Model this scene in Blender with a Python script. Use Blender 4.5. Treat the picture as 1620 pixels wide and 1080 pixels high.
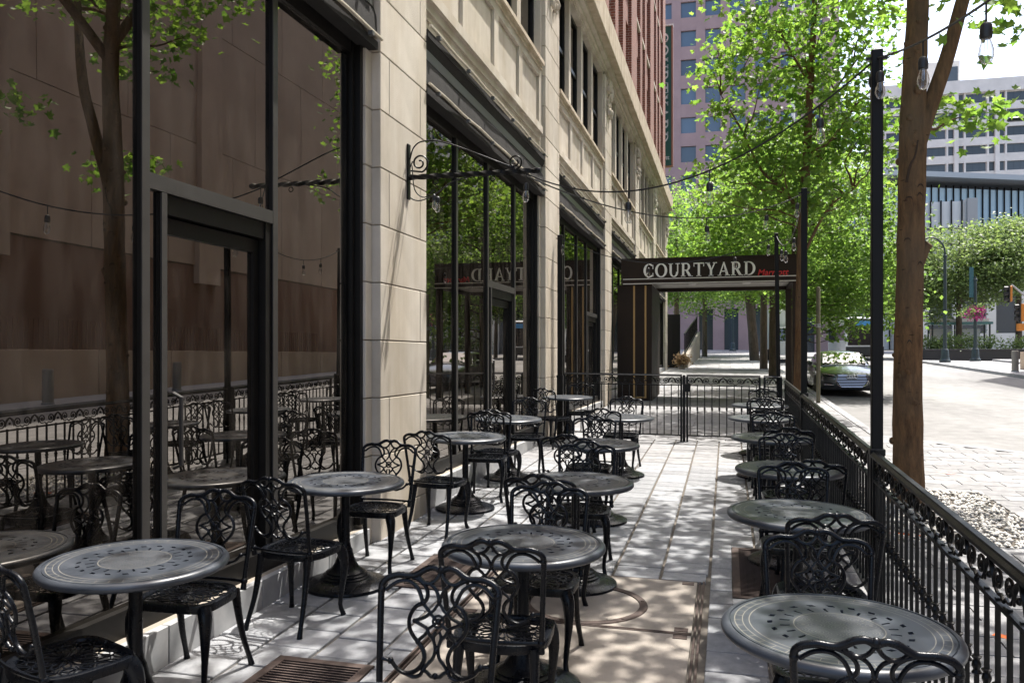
import bpy, math, random
import numpy as np
from mathutils import Vector, Matrix

random.seed(7)
rng = np.random.default_rng(7)
scene = bpy.context.scene
for o in list(bpy.data.objects):
    bpy.data.objects.remove(o)
COL = scene.collection
R = math.radians

# ------------------------------------------------------------------ camera
CAMZ = 1.742
FPX = 1335.0
CX, CY = 810.0, 563.0            # principal column and horizon row in the 1620x1080 photograph
TH = math.atan(340.0 / FPX)      # the lens looks this far to the left of the street direction (+Y)
CT, ST = math.cos(TH), math.sin(TH)
cam_data = bpy.data.cameras.new('camera')
cam_data.sensor_width = 36.0
cam_data.sensor_fit = 'HORIZONTAL'
cam_data.lens = FPX / 1620 * 36
cam_data.shift_y = (CY - 540) / 1620
cam_data.clip_start = 0.05
cam_data.clip_end = 3000
cam = bpy.data.objects.new('camera', cam_data)
cam.location = (0, 0, CAMZ)
cam.rotation_euler = (R(90), 0, TH)
COL.objects.link(cam)
scene.camera = cam

# ------------------------------------------------------------------ sky, sun, exposure
SUN = Vector((0.21, 0.38, 1.0)).normalized()
world = bpy.data.worlds.new('World')
scene.world = world
world.use_nodes = True
wn = world.node_tree
bg = wn.nodes['Background']
sky = wn.nodes.new('ShaderNodeTexSky')
sky.sky_type = 'NISHITA'
sky.sun_disc = False
sky.sun_elevation = math.asin(SUN.z)
sky.sun_rotation = math.atan2(SUN.x, SUN.y)
sky.air_density = 1.0
sky.dust_density = 4.0
sky.ozone_density = 1.0
wn.links.new(sky.outputs['Color'], bg.inputs['Color'])
bg.inputs['Strength'].default_value = 0.15
sun_data = bpy.data.lights.new('sun', 'SUN')
sun_data.energy = 3.6
sun_data.angle = R(0.5)
sun_data.color = (1.0, 0.96, 0.90)
sun = bpy.data.objects.new('sun', sun_data)
sun.rotation_euler = SUN.to_track_quat('Z', 'Y').to_euler()
sun.location = (0, 0, 60)
COL.objects.link(sun)
scene.view_settings.view_transform = 'Standard'
scene.view_settings.look = 'None'
scene.view_settings.gamma = 1.0
scene.view_settings.exposure = 1.55
scene.render.resolution_x = 1024
scene.render.resolution_y = 682
scene.render.engine = 'CYCLES'
scene.cycles.max_bounces = 7
scene.cycles.diffuse_bounces = 3
scene.cycles.transparent_max_bounces = 16

# ------------------------------------------------------------------ the lie of the land
GS, GC = 0.026, 0.012            # the street climbs away from the lens and falls towards the kerb
def gy(y):
    if y < -25: return -25 * GS
    if y > 92: return 92 * GS
    return y * GS
def gz(x, y):
    return gy(y) - GC * x
NORMAL = Vector((GC, -GS, 1)).normalized()
TILT = Vector((0, 0, 1)).rotation_difference(NORMAL)

def ray(u, v=CY):
    a = (u - CX) / FPX
    return (a * CT - ST, a * ST + CT, (CY - v) / FPX)
def on_x(u, v, x):               # photograph pixel -> point on a plane parallel to the facade
    d = ray(u, v); t = x / d[0]
    return Vector((x, t * d[1], CAMZ + t * d[2]))
def on_y(u, v, y):               # photograph pixel -> point on a plane across the street
    d = ray(u, v); t = y / d[1]
    return Vector((t * d[0], y, CAMZ + t * d[2]))
def on_ground(u, v):
    d = ray(u, v)
    t = CAMZ / (-d[2] + GS * d[1] - GC * d[0])
    return Vector((t * d[0], t * d[1], CAMZ + t * d[2]))

# ------------------------------------------------------------------ mesh helpers
def add(a, b): return (a[0]+b[0], a[1]+b[1], a[2]+b[2])

class MB:
    def __init__(s): s.v = []; s.f = []
    def raw(s, verts, faces):
        n = len(s.v); s.v += [tuple(p) for p in verts]; s.f += [tuple(i + n for i in f) for f in faces]
        return s
    def box(s, x0, x1, y0, y1, z0, z1):
        return s.raw([(x0,y0,z0),(x1,y0,z0),(x1,y1,z0),(x0,y1,z0),(x0,y0,z1),(x1,y0,z1),(x1,y1,z1),(x0,y1,z1)],
              [(0,3,2,1),(4,5,6,7),(0,1,5,4),(1,2,6,5),(2,3,7,6),(3,0,4,7)])
    def cbox(s, x0, x1, y0, y1, z0, z1, b):      # box with chamfered edges
        X=(x0,x1); Y=(y0,y1); Z=(z0,z1); vs=[]; idx={}
        for i in (0,1):
            for j in (0,1):
                for k in (0,1):
                    sx,sy,sz=(1-2*i)*b,(1-2*j)*b,(1-2*k)*b
                    idx[i,j,k]=len(vs)
                    vs += [(X[i],Y[j]+sy,Z[k]+sz),(X[i]+sx,Y[j],Z[k]+sz),(X[i]+sx,Y[j]+sy,Z[k])]
        f=[]
        def q(a,n): return idx[a]+n
        f += [tuple(q((0,*c),0) for c in ((0,0),(0,1),(1,1),(1,0))), tuple(q((1,*c),0) for c in ((0,0),(1,0),(1,1),(0,1)))]
        f += [tuple(q((c[0],0,c[1]),1) for c in ((0,0),(1,0),(1,1),(0,1))), tuple(q((c[0],1,c[1]),1) for c in ((0,0),(0,1),(1,1),(1,0)))]
        f += [tuple(q((*c,0),2) for c in ((0,0),(0,1),(1,1),(1,0))), tuple(q((*c,1),2) for c in ((0,0),(1,0),(1,1),(0,1)))]
        for j in (0,1):
            for k in (0,1): f.append((q((0,j,k),1),q((1,j,k),1),q((1,j,k),2),q((0,j,k),2)))
        for i in (0,1):
            for k in (0,1): f.append((q((i,0,k),0),q((i,1,k),0),q((i,1,k),2),q((i,0,k),2)))
            for j in (0,1): f.append((q((i,j,0),0),q((i,j,1),0),q((i,j,1),1),q((i,j,0),1)))
        for i in (0,1):
            for j in (0,1):
                for k in (0,1): f.append((q((i,j,k),0),q((i,j,k),1),q((i,j,k),2)))
        return s.raw(vs,f)
    def tube(s, path, r, n=6, closed=False, sq=1.0, cap=True, up=None):
        P=[Vector(p) for p in path]; m=len(P)
        if not hasattr(r,'__len__'): r=[r]*m
        T=[]
        for i in range(m):
            a=P[(i-1)%m] if (closed or i>0) else P[i]; b=P[(i+1)%m] if (closed or i<m-1) else P[i]
            t=(b-a); T.append(t.normalized() if t.length>1e-9 else Vector((0,0,1)))
        nrm=Vector(up) if up else (Vector((0,0,1)) if abs(T[0].z)<.9 else Vector((0,1,0)))
        vs=[]
        for i in range(m):
            nrm=(nrm-T[i]*nrm.dot(T[i]))
            if nrm.length<1e-6: nrm=T[i].orthogonal()
            nrm.normalize(); bi=T[i].cross(nrm)
            if up: nrm2=Vector(up)
            for k in range(n):
                a=2*math.pi*(k+.5)/n
                vs.append(P[i]+nrm*(math.cos(a)*r[i]*sq)+bi*(math.sin(a)*r[i]))
        f=[]
        for i in range(m if closed else m-1):
            j=(i+1)%m
            for k in range(n):
                l=(k+1)%n
                f.append((i*n+k,i*n+l,j*n+l,j*n+k))
        if cap and not closed:
            f.append(tuple(range(n-1,-1,-1))); f.append(tuple((m-1)*n+k for k in range(n)))
        return s.raw(vs,f)
    def lathe(s, prof, n=24, c=(0,0,0)):
        vs=[];f=[]
        for (r,z) in prof:
            for k in range(n):
                a=2*math.pi*k/n; vs.append((c[0]+r*math.cos(a),c[1]+r*math.sin(a),c[2]+z))
        for i in range(len(prof)-1):
            for k in range(n):
                l=(k+1)%n; f.append((i*n+k,i*n+l,(i+1)*n+l,(i+1)*n+k))
        f.append(tuple(range(n-1,-1,-1))); f.append(tuple((len(prof)-1)*n+k for k in range(n)))
        return s.raw(vs,f)
    def prism(s, poly, lift):                    # poly: list of 3d points, lift: 3d vector
        n=len(poly); top=[add(p,lift) for p in poly]
        return s.raw(list(poly)+top,[tuple(range(n-1,-1,-1)),tuple(range(n,2*n))]+[(i,(i+1)%n,n+(i+1)%n,n+i) for i in range(n)])
    def ball(s, c, r, n=8, m=5, sz=1.0):
        prof=[(max(1e-4,r*math.sin(math.pi*i/m)),-r*sz*math.cos(math.pi*i/m)) for i in range(m+1)]
        return s.lathe(prof,n,c)
    def xf(s, M):
        s.v=[tuple(M@Vector(p)) for p in s.v]; return s
    def mesh(s, name, mat, smooth=35):
        me=bpy.data.meshes.new(name); me.from_pydata(s.v,[],s.f); me.update()
        if mat: me.materials.append(mat)
        if smooth:
            me.shade_smooth(); me.set_sharp_from_angle(angle=R(smooth))
        return me
    def build(s, name, mat, parent=None, smooth=35, loc=None):
        return put(name, s.mesh(name, mat, smooth), parent, loc)

def put(name, me, parent=None, loc=None, rot=None):
    o=bpy.data.objects.new(name, me); COL.objects.link(o)
    if parent: o.parent=parent
    if loc is not None: o.location=loc
    if rot is not None:
        if len(rot)==4: o.rotation_mode='QUATERNION'; o.rotation_quaternion=rot
        else: o.rotation_euler=rot
    return o
def tag(o, label, cat, group=None):
    o['label']=label; o['category']=cat
    if group: o['group']=group
    return o
def struct(o, label=None):
    o['kind']='structure'
    if label: o['label']=label
    return o
def thing(name, label, cat, loc=(0,0,0), rz=0, group=None):
    o=bpy.data.objects.new(name,None); COL.objects.link(o); o.location=loc; o.rotation_euler=(0,0,rz)
    o.empty_display_size=.1
    return tag(o,label,cat,group)
def dup(root, parent=None):
    c=root.copy(); COL.objects.link(c); c.parent=parent
    for ch in root.children: dup(ch,c)
    return c
def fastmesh(name, V, polys_n, mat, smooth=False):
    """V: (N,k,3) array, each row one polygon or a group of polygons described by polys_n (list of index tuples)."""
    N,k,_=V.shape
    me=bpy.data.meshes.new(name)
    me.vertices.add(N*k); me.vertices.foreach_set('co',V.reshape(-1).astype(np.float32))
    loops=np.concatenate([np.array(p) for p in polys_n]); L=len(loops)
    allv=(loops[None,:]+np.arange(N)[:,None]*k).reshape(-1)
    me.loops.add(N*L); me.loops.foreach_set('vertex_index',allv.astype(np.int32))
    sizes=np.array([len(p) for p in polys_n]); st=np.concatenate([[0],np.cumsum(sizes)[:-1]])
    me.polygons.add(N*len(sizes))
    me.polygons.foreach_set('loop_start',(st[None,:]+np.arange(N)[:,None]*L).reshape(-1).astype(np.int32))
    me.update(calc_edges=True); me.validate()
    if mat: me.materials.append(mat)
    return me
def spline(pts, sub=4, closed=False):
    P=[np.array(p,float) for p in pts]; n=len(P); out=[]
    rngi=range(n if closed else n-1)
    for i in rngi:
        p0=P[(i-1)%n] if (closed or i>0) else 2*P[0]-P[1]
        p1=P[i]; p2=P[(i+1)%n]; p3=P[(i+2)%n] if (closed or i<n-2) else 2*P[-1]-P[-2]
        for k in range(sub):
            t=k/sub
            out.append(tuple(.5*((2*p1)+(-p0+p2)*t+(2*p0-5*p1+4*p2-p3)*t*t+(-p0+3*p1-3*p2+p3)*t**3)))
    if not closed: out.append(tuple(P[-1]))
    return out

# ------------------------------------------------------------------ materials
class NT:
    def __init__(s,name):
        s.m=bpy.data.materials.new(name); s.m.use_nodes=True; s.t=s.m.node_tree
        s.b=s.t.nodes['Principled BSDF']; s.out=s.t.nodes['Material Output']
    def n(s,kind,**kw):
        x=s.t.nodes.new(kind)
        for k,v in kw.items():
            if k in x.inputs: x.inputs[k].default_value=v
            else: setattr(x,k,v)
        return x
    def l(s,a,b): s.t.links.new(a,b)
    def math(s,op,a,b=None,c=None):
        x=s.t.nodes.new('ShaderNodeMath'); x.operation=op
        for i,v in enumerate((a,b,c)):
            if v is None: continue
            if isinstance(v,(int,float)): x.inputs[i].default_value=v
            else: s.l(v,x.inputs[i])
        return x.outputs[0]
    def mix(s,fac,a,b,blend='MIX'):
        x=s.t.nodes.new('ShaderNodeMix'); x.data_type='RGBA'; x.blend_type=blend
        for key,v in ((0,fac),(6,a),(7,b)):
            if isinstance(v,(int,float)): x.inputs[key].default_value=v
            elif isinstance(v,tuple): x.inputs[key].default_value=(*v,1) if len(v)==3 else v
            else: s.l(v,x.inputs[key])
        return x.outputs[2]
    def ramp(s,src,stops):
        x=s.t.nodes.new('ShaderNodeValToRGB'); e=x.color_ramp.elements
        while len(e)<len(stops): e.new(.5)
        for i,(p,c) in enumerate(stops):
            e[i].position=p; e[i].color=(*c,1) if isinstance(c,tuple) else (c,c,c,1)
        s.l(src,x.inputs[0]); return x.outputs[0]
def mat(name, col, rough=.6, metal=0., spec=.5, var=.0, scale=8., col2=None, bump=0., bscale=60., rand=0., coat=0., gen=False, detail=6.):
    k=NT(name); b=k.b
    b.inputs['Roughness'].default_value=rough; b.inputs['Metallic'].default_value=metal
    b.inputs['Specular IOR Level'].default_value=spec; b.inputs['Coat Weight'].default_value=coat
    c=None
    if var or col2 or bump:
        tc=k.n('ShaderNodeTexCoord')
    if var or col2:
        nz=k.n('ShaderNodeTexNoise',Scale=scale,Detail=detail,Roughness=.65); k.l(tc.outputs['Object'],nz.inputs['Vector'])
        if col2 is None: col2=tuple(x*(1-var) for x in col)
        r=k.ramp(nz.outputs['Fac'],[(.32,col2),(.68,col)]); c=r
        rr=k.math('MULTIPLY_ADD',nz.outputs['Fac'],.25,rough-.12); k.l(rr,b.inputs['Roughness'])
    if rand:
        oi=k.n('ShaderNodeObjectInfo'); f=k.math('MULTIPLY_ADD',oi.outputs['Random'],2*rand,1-rand)
        hs=k.n('ShaderNodeHueSaturation'); k.l(f,hs.inputs['Value'])
        if c is None: hs.inputs['Color'].default_value=(*col,1)
        else: k.l(c,hs.inputs['Color'])
        c=hs.outputs[0]
    if c is None: b.inputs['Base Color'].default_value=(*col,1)
    else: k.l(c,b.inputs['Base Color'])
    if bump:
        n2=k.n('ShaderNodeTexNoise',Scale=bscale,Detail=4.); k.l(tc.outputs['Object'],n2.inputs['Vector'])
        bp=k.n('ShaderNodeBump',Strength=bump,Distance=.01); k.l(n2.outputs['Fac'],bp.inputs['Height']); k.l(bp.outputs[0],b.inputs['Normal'])
    return k.m
M={}
M['black']=mat('black_cast_metal',(.0045,.0058,.0088),.28,.0,.22,var=.35,scale=30,bump=.12,bscale=180)
M['fence']=mat('black_fence_paint',(.0055,.0055,.0055),.36,.0,.24,var=.3,scale=14,bump=.1,bscale=90)
M['post']=mat('dark_post_paint',(.006,.0052,.0048),.5,.0,.2,var=.4,scale=5)
M['limestone_stained']=mat('limestone_stained',(.55,.48,.38),.85,0,.25,scale=3.5,col2=(.36,.29,.20),bump=.3,bscale=120)
M['mortar']=mat('mortar',(.26,.23,.19),.9,0,.2)
M['marble']=mat('grey_marble_plinth',(.42,.42,.42),.4,0,.35,scale=4,col2=(.27,.28,.29),rand=.05)
M['bronze']=mat('dark_bronze_frame',(.010,.0092,.0085),.40,.0,.22,var=.3,scale=6)
M['bronze_light']=mat('bronze_mullion_face',(.052,.049,.046),.42,.1,.35,var=.2,scale=4)
M['awning']=mat('charcoal_awning_fabric',(.042,.040,.039),.9,0,.15,var=.3,scale=5,bump=.4,bscale=400)
M['awning_bar']=mat('cream_awning_bar',(.60,.54,.43),.5,0,.4,var=.3,scale=9)
M['awning_rail']=mat('grey_awning_rail',(.10,.10,.097),.5,0,.4,var=.2,scale=3)
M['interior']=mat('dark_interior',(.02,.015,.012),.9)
M['curtain']=mat('brown_curtain',(.05,.026,.014),.9,var=.3,scale=3)
M['concrete']=mat('hatch_concrete',(.32,.285,.245),.9,0,.25,scale=2.0,col2=(.215,.19,.165),bump=.3,bscale=150)
M['rust']=mat('rusty_iron',(.085,.058,.048),.75,.2,.4,scale=18,col2=(.036,.025,.021),bump=.3,bscale=120)
M['paver']=mat('grey_paver',(.29,.295,.305),.8,0,.3,scale=11,col2=(.185,.19,.20),bump=.6,bscale=230,rand=.2)
M['joint']=mat('sandy_joint',(.145,.128,.108),.95,0,.1,scale=12,col2=(.09,.08,.07))
M['white']=mat('white_paint',(.75,.74,.70),.5)
def bark_mat(name,c1,c2,c3,s=1.):
    k=NT(name); tc=k.n('ShaderNodeTexCoord'); mp=k.n('ShaderNodeMapping'); mp.inputs['Scale'].default_value=(9*s,9*s,2.2*s); k.l(tc.outputs['Object'],mp.inputs[0])
    n1=k.n('ShaderNodeTexNoise',Scale=1.6,Detail=8.,Roughness=.7); k.l(mp.outputs[0],n1.inputs['Vector'])
    n2=k.n('ShaderNodeTexNoise',Scale=.9*s,Detail=3.); k.l(tc.outputs['Object'],n2.inputs['Vector'])
    mq=k.n('ShaderNodeMapping'); mq.inputs['Scale'].default_value=(5*s,5*s,16*s); k.l(tc.outputs['Object'],mq.inputs[0])
    n3=k.n('ShaderNodeTexVoronoi',Scale=1.); k.l(mq.outputs[0],n3.inputs['Vector'])
    c=k.ramp(n1.outputs['Fac'],[(.34,c2),(.62,c1)]); c=k.mix(k.ramp(n2.outputs['Fac'],[(.42,0.0),(.62,.75)]),c,c3)
    c=k.mix(k.ramp(n3.outputs['Distance'],[(.05,.75),(.16,0.0)]),c,tuple(x*.25 for x in c2))
    k.l(c,k.b.inputs['Base Color']); k.b.inputs['Roughness'].default_value=.9; k.b.inputs['Specular IOR Level'].default_value=.2
    bp=k.n('ShaderNodeBump',Strength=1.,Distance=.035); k.l(n1.outputs['Fac'],bp.inputs['Height']); k.l(bp.outputs[0],k.b.inputs['Normal'])
    return k.m
M['bark']=bark_mat('maple_bark',(.20,.112,.054),(.062,.036,.021),(.13,.095,.062))
M['bark_scar']=mat('dark_bark_scar',(.045,.028,.018),.95)
M['bark_far']=bark_mat('grey_brown_bark',(.13,.10,.075),(.05,.04,.03),(.10,.085,.07),.7)
M['gold']=mat('gold_stripe',(.38,.24,.09),.45,.3,.5)
M['canopy']=mat('dark_brown_canopy',(.024,.0145,.009),.55,.0,.22,var=.3,scale=2)
M['soffit']=mat('grey_soffit',(.35,.33,.30),.5)
M['red']=mat('red_letter',(.55,.02,.02),.5)
M['green_sign']=mat('green_sign',(.008,.085,.055),.4)
M['teal']=mat('dark_teal_pole',(.018,.035,.04),.45,0,.5,var=.3,scale=3)
M['kerb']=mat('granite_kerb',(.33,.33,.33),.8,0,.3,scale=5,col2=(.22,.22,.23))
M['pink']=mat('pink_granite',(.36,.245,.235),.6,0,.35,scale=.6,col2=(.30,.20,.195),rand=.04)
M['paleconc']=mat('pale_concrete',(.66,.63,.585),.8,0,.3,scale=.4,col2=(.55,.525,.485))
M['tanwall']=mat('tan_concrete_wall',(.50,.37,.27),.85,0,.2,scale=.35,col2=(.40,.29,.21),rand=.05)
M['brownwall']=mat('brown_lower_wall',(.25,.15,.10),.85,0,.2,scale=.25,col2=(.225,.132,.088))
M['gravel']=mat('pale_gravel',(.60,.58,.54),.9,0,.2,scale=20,col2=(.36,.34,.31))
M['rubber']=mat('tyre_rubber',(.015,.015,.016),.8)
M['chrome']=mat('chrome',(.62,.63,.65),.18,1.)
M['carpaint']=mat('grey_car_paint',(.075,.08,.088),.28,.55,.5,coat=1.)
M['plastic']=mat('black_plastic',(.012,.012,.013),.5)
M['orange']=mat('signal_orange',(.45,.16,.02),.55)
M['galv']=mat('galvanised_arm',(.30,.31,.32),.45,.6)
M['spray_orange']=mat('orange_spray',(.75,.16,.03),.8)
M['spray_pink']=mat('pink_spray',(.75,.28,.25),.8)
M['wood']=mat('bollard_concrete',(.26,.235,.20),.85,var=.2,scale=3)
M['magenta']=mat('magenta_petals',(.36,.025,.17),.8)
M['bus']=mat('bus_white',(.6,.62,.64),.35,coat=.5)
M['blue']=mat('bus_blue',(.05,.22,.45),.4)
M['teal_roof']=mat('teal_roof',(.10,.25,.25),.5)

def layered(name,c1,c2,fine,big_scale,big_map,dark,bump,bscale,rand=0.,rough=.85):
    k=NT(name); tc=k.n('ShaderNodeTexCoord')
    n1=k.n('ShaderNodeTexNoise',Scale=fine,Detail=8.,Roughness=.65); k.l(tc.outputs['Object'],n1.inputs['Vector'])
    geo=k.n('ShaderNodeNewGeometry'); mp=k.n('ShaderNodeMapping'); mp.inputs['Scale'].default_value=big_map; k.l(geo.outputs['Position'],mp.inputs[0])
    n2=k.n('ShaderNodeTexNoise',Scale=big_scale,Detail=5.,Roughness=.6); k.l(mp.outputs[0],n2.inputs['Vector'])
    c=k.ramp(n1.outputs['Fac'],[(.3,c2),(.7,c1)]); c=k.mix(k.ramp(n2.outputs['Fac'],[(.38,0.),(.66,1.)]),c,dark,'MULTIPLY')
    if rand:
        oi=k.n('ShaderNodeObjectInfo'); hs=k.n('ShaderNodeHueSaturation'); k.l(c,hs.inputs['Color']); k.l(k.math('MULTIPLY_ADD',oi.outputs['Random'],2*rand,1-rand),hs.inputs['Value']); c=hs.outputs[0]
    k.l(c,k.b.inputs['Base Color']); k.b.inputs['Roughness'].default_value=rough; k.b.inputs['Specular IOR Level'].default_value=.25
    n3=k.n('ShaderNodeTexNoise',Scale=bscale,Detail=4.); k.l(tc.outputs['Object'],n3.inputs['Vector'])
    bp=k.n('ShaderNodeBump',Strength=bump,Distance=.01); k.l(n3.outputs['Fac'],bp.inputs['Height']); k.l(bp.outputs[0],k.b.inputs['Normal'])
    return k.m
M['limestone']=layered('limestone',(.60,.55,.475),(.49,.445,.38),2.2,1.1,(2.2,2.2,.35),(.80,.76,.70),.4,140,.11)
M['asphalt']=layered('pale_worn_asphalt',(.285,.282,.278),(.19,.188,.184),3.0,.35,(1.0,.35,1.0),(.66,.66,.66),.5,90)
def brick_mat():
    k=NT('red_brick'); tc=k.n('ShaderNodeTexCoord'); mp=k.n('ShaderNodeMapping')
    # (y,z) of the wall -> brick u,v
    sep=k.n('ShaderNodeSeparateXYZ'); com=k.n('ShaderNodeCombineXYZ'); k.l(tc.outputs['Object'],sep.inputs[0])
    uy=k.math('ADD',sep.outputs[0],sep.outputs[1]); k.l(uy,com.inputs[0]); k.l(sep.outputs[2],com.inputs[1])
    br=k.n('ShaderNodeTexBrick',Scale=1.0); br.inputs['Brick Width'].default_value=.21; br.inputs['Row Height'].default_value=.075
    br.inputs['Mortar Size'].default_value=.008
    br.inputs['Color1'].default_value=(.22,.060,.032,1); br.inputs['Color2'].default_value=(.15,.042,.025,1); br.inputs['Mortar'].default_value=(.34,.26,.21,1)
    k.l(com.outputs[0],br.inputs['Vector']); k.l(br.outputs['Color'],k.b.inputs['Base Color']); k.b.inputs['Roughness'].default_value=.9
    return k.m
M['brick']=brick_mat()

def glass_mat(name, tint=(.10,.085,.07), ior=2.3, rough=0.004, dirt=.0):
    k=NT(name); tr=k.n('ShaderNodeBsdfTransparent'); tr.inputs[0].default_value=(*tint,1)
    gl=k.n('ShaderNodeBsdfGlossy'); gl.inputs['Roughness'].default_value=rough; gl.inputs['Color'].default_value=(.96,.89,.82,1)
    fr=k.n('ShaderNodeFresnel',IOR=ior); mx=k.n('ShaderNodeMixShader')
    tc=k.n('ShaderNodeTexCoord'); nz=k.n('ShaderNodeTexNoise',Scale=.55,Detail=2.); k.l(tc.outputs['Object'],nz.inputs['Vector'])
    bp=k.n('ShaderNodeBump',Strength=.03,Distance=.05); k.l(nz.outputs['Fac'],bp.inputs['Height'])
    k.l(bp.outputs[0],gl.inputs['Normal'])
    k.l(fr.outputs[0],mx.inputs[0]); k.l(tr.outputs[0],mx.inputs[1]); k.l(gl.outputs[0],mx.inputs[2])
    last=mx.outputs[0]
    if dirt:
        df=k.n('ShaderNodeBsdfDiffuse'); df.inputs[0].default_value=(.35,.31,.27,1)
        n2=k.n('ShaderNodeTexNoise',Scale=9.,Detail=8.); mp=k.n('ShaderNodeMapping'); mp.inputs['Scale'].default_value=(1,1,.25)
        k.l(tc.outputs['Object'],mp.inputs[0]); k.l(mp.outputs[0],n2.inputs['Vector'])
        fac=k.math('MULTIPLY',k.math('SUBTRACT',n2.outputs['Fac'],.38),dirt); mx2=k.n('ShaderNodeMixShader')
        fac=k.math('MAXIMUM',fac,0.0)
        k.l(fac,mx2.inputs[0]); k.l(last,mx2.inputs[1]); k.l(df.outputs[0],mx2.inputs[2]); last=mx2.outputs[0]
    k.l(last,k.out.inputs['Surface'])
    return k.m
M['glass']=glass_mat('storefront_glass',ior=3.0,dirt=.16)
M['glass_up']=glass_mat('upper_window_glass',(.06,.06,.06),ior=1.8)
M['glass_tower']=mat('tower_window_glass',(.06,.09,.13),.12,0,.8,rand=.4)
M['glass_pav']=mat('pavilion_glass',(.26,.37,.45),.10,0,.9,var=.2,scale=.12)
M['glass_dark']=mat('grey_window_glass',(.04,.05,.06),.15,0,.6,rand=.35)
M['glass_car']=mat('car_glass',(.012,.014,.016),.03,0,.9,coat=1.)
def bulb_mat():
    k=NT('clear_bulb_glass'); tr=k.n('ShaderNodeBsdfTransparent'); tr.inputs[0].default_value=(.93,.93,.92,1)
    gl=k.n('ShaderNodeBsdfGlossy'); gl.inputs['Roughness'].default_value=.03
    lw=k.n('ShaderNodeLayerWeight',Blend=.45); mx=k.n('ShaderNodeMixShader')
    k.l(lw.outputs['Facing'],mx.inputs[0]); k.l(tr.outputs[0],mx.inputs[1]); k.l(gl.outputs[0],mx.inputs[2]); k.l(mx.outputs[0],k.out.inputs['Surface'])
    return k.m
M['bulb']=bulb_mat()
def leaf_mat(name, dark, light, trans, tw=.5):
    k=NT(name); geo=k.n('ShaderNodeNewGeometry')
    c=k.ramp(geo.outputs['Random Per Island'],[(0.0,dark),(.75,light),(1.0,tuple(min(1,x*1.25) for x in light))])
    tcol=k.mix(1.0,c,trans,'MULTIPLY')
    k.l(c,k.b.inputs['Base Color']); k.b.inputs['Roughness'].default_value=.45; k.b.inputs['Specular IOR Level'].default_value=.35
    tl=k.n('ShaderNodeBsdfTranslucent'); mx=k.n('ShaderNodeMixShader',Fac=tw)
    k.l(tcol,tl.inputs['Color']); k.l(k.b.outputs[0],mx.inputs[1]); k.l(tl.outputs[0],mx.inputs[2]); k.l(mx.outputs[0],k.out.inputs['Surface'])
    return k.m
M['leaf']=leaf_mat('maple_leaf',(.048,.102,.024),(.092,.150,.034),(3.1,3.1,1.8),.58)
M['leaf_far']=leaf_mat('far_leaf',(.058,.108,.032),(.100,.158,.044),(3.1,3.1,1.9),.56)
M['leaf_dull']=leaf_mat('dull_leaf',(.075,.115,.045),(.125,.17,.065),(2.2,2.2,1.6),.45)

def table_mat():
    k=NT('weathered_table_top'); tc=k.n('ShaderNodeTexCoord'); sep=k.n('ShaderNodeSeparateXYZ'); k.l(tc.outputs['Object'],sep.inputs[0])
    x,y=sep.outputs[0],sep.outputs[1]
    r=k.math('SQRT',k.math('ADD',k.math('MULTIPLY',x,x),k.math('MULTIPLY',y,y))); ang=k.math('ARCTAN2',y,x)
    def ring(r0,w): return k.math('LESS_THAN',k.math('ABSOLUTE',k.math('SUBTRACT',r,r0)),w)
    lines=k.math('MAXIMUM',ring(.302,.0016),k.math('MAXIMUM',ring(.325,.0013),k.math('MAXIMUM',ring(.352,.0016),ring(.150,.0018))))
    tick=k.math('LESS_THAN',k.math('FRACT',k.math('MULTIPLY',k.math('ADD',ang,3.15),40/6.2832)),.05)
    tick=k.math('MULTIPLY',tick,k.math('MULTIPLY',k.math('GREATER_THAN',r,.325),k.math('LESS_THAN',r,.352)))
    # engraved scrollwork in the middle: overlapping rings
    vo=k.n('ShaderNodeTexVoronoi',Scale=17.); k.l(tc.outputs['Object'],vo.inputs['Vector']); vo.inputs['Randomness'].default_value=.35
    sc=k.math('LESS_THAN',k.math('FRACT',k.math('MULTIPLY',vo.outputs['Distance'],6.)),.30)
    sc=k.math('MULTIPLY',sc,k.math('LESS_THAN',r,.142))
    lines=k.math('MAXIMUM',lines,k.math('MAXIMUM',tick,k.math('MULTIPLY',sc,.4)))
    nz=k.n('ShaderNodeTexNoise',Scale=9.,Detail=6.); k.l(tc.outputs['Object'],nz.inputs['Vector'])
    base=k.ramp(nz.outputs['Fac'],[(.3,(.020,.025,.033)),(.7,(.043,.050,.062))])
    c=k.mix(k.math('MULTIPLY',lines,.8),base,(.22,.205,.17)); k.l(c,k.b.inputs['Base Color'])
    rr=k.math('MULTIPLY_ADD',nz.outputs['Fac'],.3,.20); k.l(rr,k.b.inputs['Roughness'])
    bp=k.n('ShaderNodeBump',Strength=.5,Distance=.002,invert=True); k.l(lines,bp.inputs['Height']); k.l(bp.outputs[0],k.b.inputs['Normal'])
    return k.m
M['table']=table_mat()
# ================================================================== ground, road, pavements
def sheet(name, xs, ys, dz, m, zf=gz):
    v=[(x,y,zf(x,y)+dz) for y in ys for x in xs]; nx=len(xs)
    f=[(j*nx+i,j*nx+i+1,(j+1)*nx+i+1,(j+1)*nx+i) for j in range(len(ys)-1) for i in range(nx-1)]
    return MB().raw(v,f).build(name,m,smooth=0)
YS=[-25,0,20,40,60,80,92]
struct(sheet('ground',[-600,-60,-3.4,20,60,600],[-600]+[-25,0,40,92]+[700],-.60,M['asphalt'],lambda x,y: gy(y)-GC*max(-60,min(60,x))))
struct(sheet('road',[2.0,6,12,18,60],YS+[150],-.145,M['asphalt'],lambda x,y: gy(y)-GC*min(x,20)))
XF=-2.80      # face of the stone piers
KX=2.42       # kerb line up the street
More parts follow.
